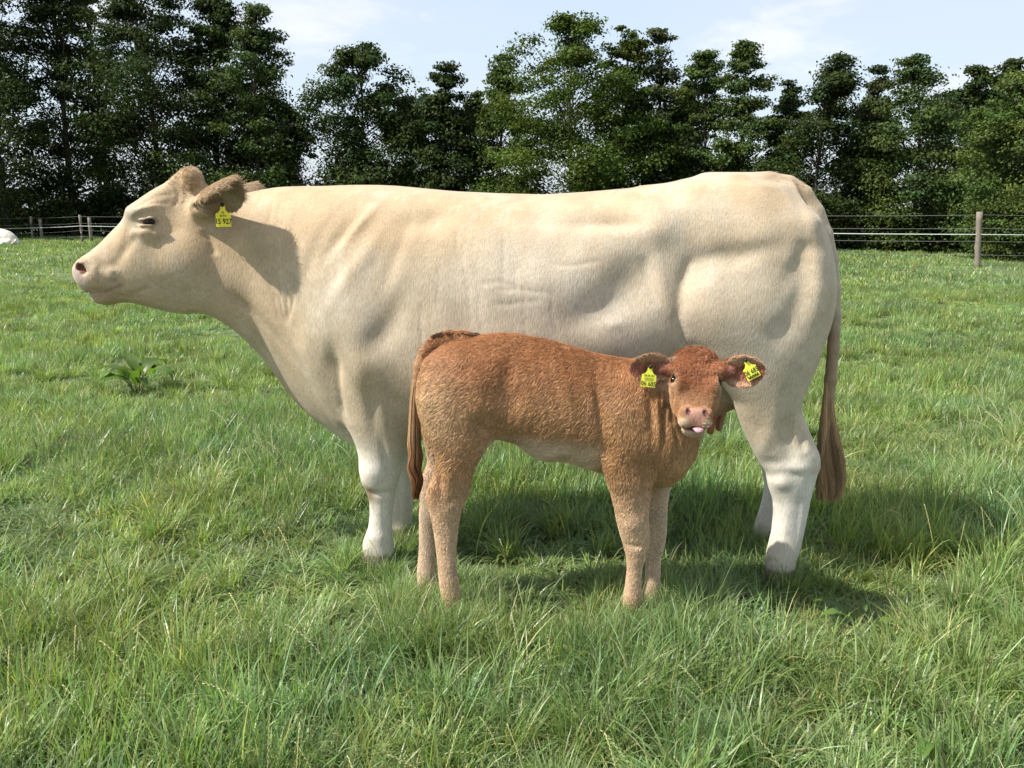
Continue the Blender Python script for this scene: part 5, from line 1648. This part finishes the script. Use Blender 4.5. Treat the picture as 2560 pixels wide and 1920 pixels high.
# ------------------------------------------------------------------ ear tags
def text_mesh(s, size):
    cu = bpy.data.curves.new('lettering', 'FONT')
    cu.body = s; cu.size = size; cu.align_x = 'CENTER'; cu.align_y = 'CENTER'; cu.resolution_u = 3; cu.offset = size * .012
    ob = bpy.data.objects.new('lettering_tmp', cu)
    me = bpy.data.meshes.new_from_object(ob)
    V = np.array([v.co[:] for v in me.vertices]); Fs = [tuple(p.vertices) for p in me.polygons]
    bpy.data.objects.remove(ob); bpy.data.curves.remove(cu); bpy.data.meshes.remove(me)
    return V, Fs
def ear_tag(parent, hole, right, up, w, h, lines, label, yellow, black, scribble=False, stretch=.8):
    """yellow flag tag: narrow neck at the button, square plate below; lines = (text, y fraction, height fraction)"""
    X = Vector(right).normalized(); U = Vector(up); U = (U - X * U.dot(X)).normalized(); Nn = X.cross(U)
    hole = Vector(hole)
    out = [(-.10, .06), (.10, .06), (.14, -.05), (.18, -.22), (.30, -.34), (.5, -.40), (.5, -1.0), (-.5, -1.0), (-.5, -.40), (-.30, -.34), (-.18, -.22), (-.14, -.05)]
    def tp(x, y, z): 
        b = -.10 * ((x) ** 2) * w                                     # slight curve of the plastic
        return hole + X * x * w + U * y * h + Nn * (z + b)
    mb = MB(); n = len(out)
    vs = [tp(x, y, .0011) for x, y in out] + [tp(x, y, -.0011) for x, y in out]
    mb.add(vs, [tuple(range(n)), tuple(reversed(range(n, 2 * n)))] + [(i, i + n, (i + 1) % n + n, (i + 1) % n) for i in range(n)], (1, 1, 1))
    plate = mb.build('ear_tag', yellow, parent, smooth=False)
    plate['label'] = label
    mb = MB()
    sphere(mb, hole + Nn * .002, (w * .14, w * .14, w * .14), 12, 8)
    mb.build('button', black, plate)
    for s, yf, hf in lines:
        V, Fs = text_mesh(s, h * hf)
        vs = [tp(v[0] * stretch / w, yf + v[1] / h, .0019) for v in V]
        mb = MB(); mb.add(vs, Fs, (1, 1, 1)); mb.build('lettering', black, plate, smooth=False)
    if scribble:
        mb = MB()
        pts = [tp(-.42 + .84 * i / 60, -.86 + .055 * math.sin(i * 1.05) + .035 * math.sin(i * .47 + 1), .0022) for i in range(61)]
        mb.tube(pts, .0011, 5); mb.build('handwriting', black, plate)
    return plate
def build_tags(cow, calf, hp):
    yellow = simple_mat('yellow_tag_plastic', (.78, .66, .03), .4, .4, .05, 60)
    lime = simple_mat('lime_tag_plastic', (.74, .74, .06), .4, .4, .05, 60)
    black = simple_mat('black_print', (.015, .015, .012), .5, .3)
    c = COW
    ear_tag(cow, c.W(556, 512, .272), (1, .10, 0), (.02, .05, 1), .058, .085, [('15 927', -.76, .34), ('05 416', -.50, .13), ('DE', -.36, .12)], 'yellow tag reading 15 927', yellow, black)
    k = CALF
    ear_tag(calf, k.W(1626, 917, .175), (.97, .05, -.12), (.10, .15, 1), .050, .070, [('06 685', -.84, .33), ('|||||||||||||||', -.60, .15), ('DE 05 457', -.44, .15)], 'yellow tag reading 06 685 below the left-hand ear', lime, black)
    ear_tag(calf, k.W(1864, 901, .182), (.86, .12, .42), (-.32, .2, .9), .048, .068, [('06 685', -.62, .34)], 'yellow tag with handwriting below the right-hand ear', lime, black, True)

def build_flies():
    m = simple_mat('fly_black', (.01, .01, .012), .35, .4)
    W = simple_mat('fly_wing', (.10, .10, .10), .3, .5)
    spots = [(293, 581, .215, 'black fly on the bridge of the cow nose'), (882, 908, .305, 'black fly on the front of the cow shoulder'), (408, 757, .145, 'black fly on the cow jaw'), (1947, 570, .262, 'black fly on the cow rump')]
    for px, py, o, lab in spots:
        # settle on the skin: cast a ray from the viewer's side
        d = COW.n
        p = COW.W(px, py, o)
        hit = None
        b = [q for q in bpy.data.objects if q.name == 'body'][0]
        org = Vector((0, 0, CAM_H)); dr = (Vector(at(px, py, 3.0)) - org).normalized()
        dg = bpy.context.evaluated_depsgraph_get()
        ok, loc, nr, _ = b.ray_cast(b.matrix_world.inverted() @ org, dr)
        if not ok: continue
        loc = b.matrix_world @ loc
        root = empty('fly', loc); tag(root, lab, 'fly')
        q = Vector(nr).to_track_quat('Z', 'Y').to_matrix()
        c = loc + Vector(nr) * .004
        mb = MB(); sphere(mb, c, (.0062, .0030, .0030), 8, 6, q); sphere(mb, c + q @ Vector((.0072, 0, 0)), (.0026, .0026, .0024), 8, 5, q); mb.build('body', m, root)
        for s in (1, -1):
            mb = MB(); a = c + q @ Vector((.001, 0, .003))
            mb.add([a, a + q @ Vector((-.004, s * .0035, .0006)), a + q @ Vector((-.0095, s * .0035, .0005)), a + q @ Vector((-.009, s * .0008, .0004))], [(0, 1, 2, 3)])
            mb.build('wing', W, root)
# ------------------------------------------------------------------ assemble
LEG_POINTS = [COW.W(950, 1385, .152)[:2], COW.W(1000, 1350, -.152)[:2], COW.W(1945, 1430, .188)[:2], COW.W(1915, 1350, -.188)[:2],
              CALF.W(1125, 1500, .09)[:2], CALF.W(1068, 1450, -.09)[:2], CALF.W(1585, 1500, .094)[:2], CALF.W(1630, 1460, -.07)[:2]]
ground = build_ground()
build_trees()
build_fence()
build_lying_cow()
cow, _ = build_cow()
calf, _, hp = build_calf()
build_tags(cow, calf, hp)
dock = grass_material('dock_leaf', (.075, .13, .028), .3, .4, .4, .35)
stalk = simple_mat('dock_stalk', (.10, .12, .04), .5, .3)
dock_plant(345, 990, .33, 'big broad-leaved dock plant standing in the grass below the cow throat', 16, 61, dock, stalk, (.16, .22))
for i, (px, py, s, n, lab) in enumerate([(600, 1690, .14, 6, 'dock leaves in the grass at the lower left corner'), (1040, 1800, .13, 5, 'dock leaves near the bottom edge below the calf hind legs'), (1620, 1600, .13, 5, 'dock leaves below the calf fore legs'),
                                         (2150, 1590, .14, 5, 'dock leaves below the cow tail'), (2330, 1900, .13, 5, 'dock leaves at the lower right corner'), (400, 1560, .12, 5, 'small dock leaves left of the cow fore legs'), (1790, 1300, .15, 5, 'dock leaves between the calf and the cow hind legs')]):
    dock_plant(px, py, s, lab, n, 62 + i, dock, stalk)
bpy.context.view_layer.update()
build_flies()
build_grass()
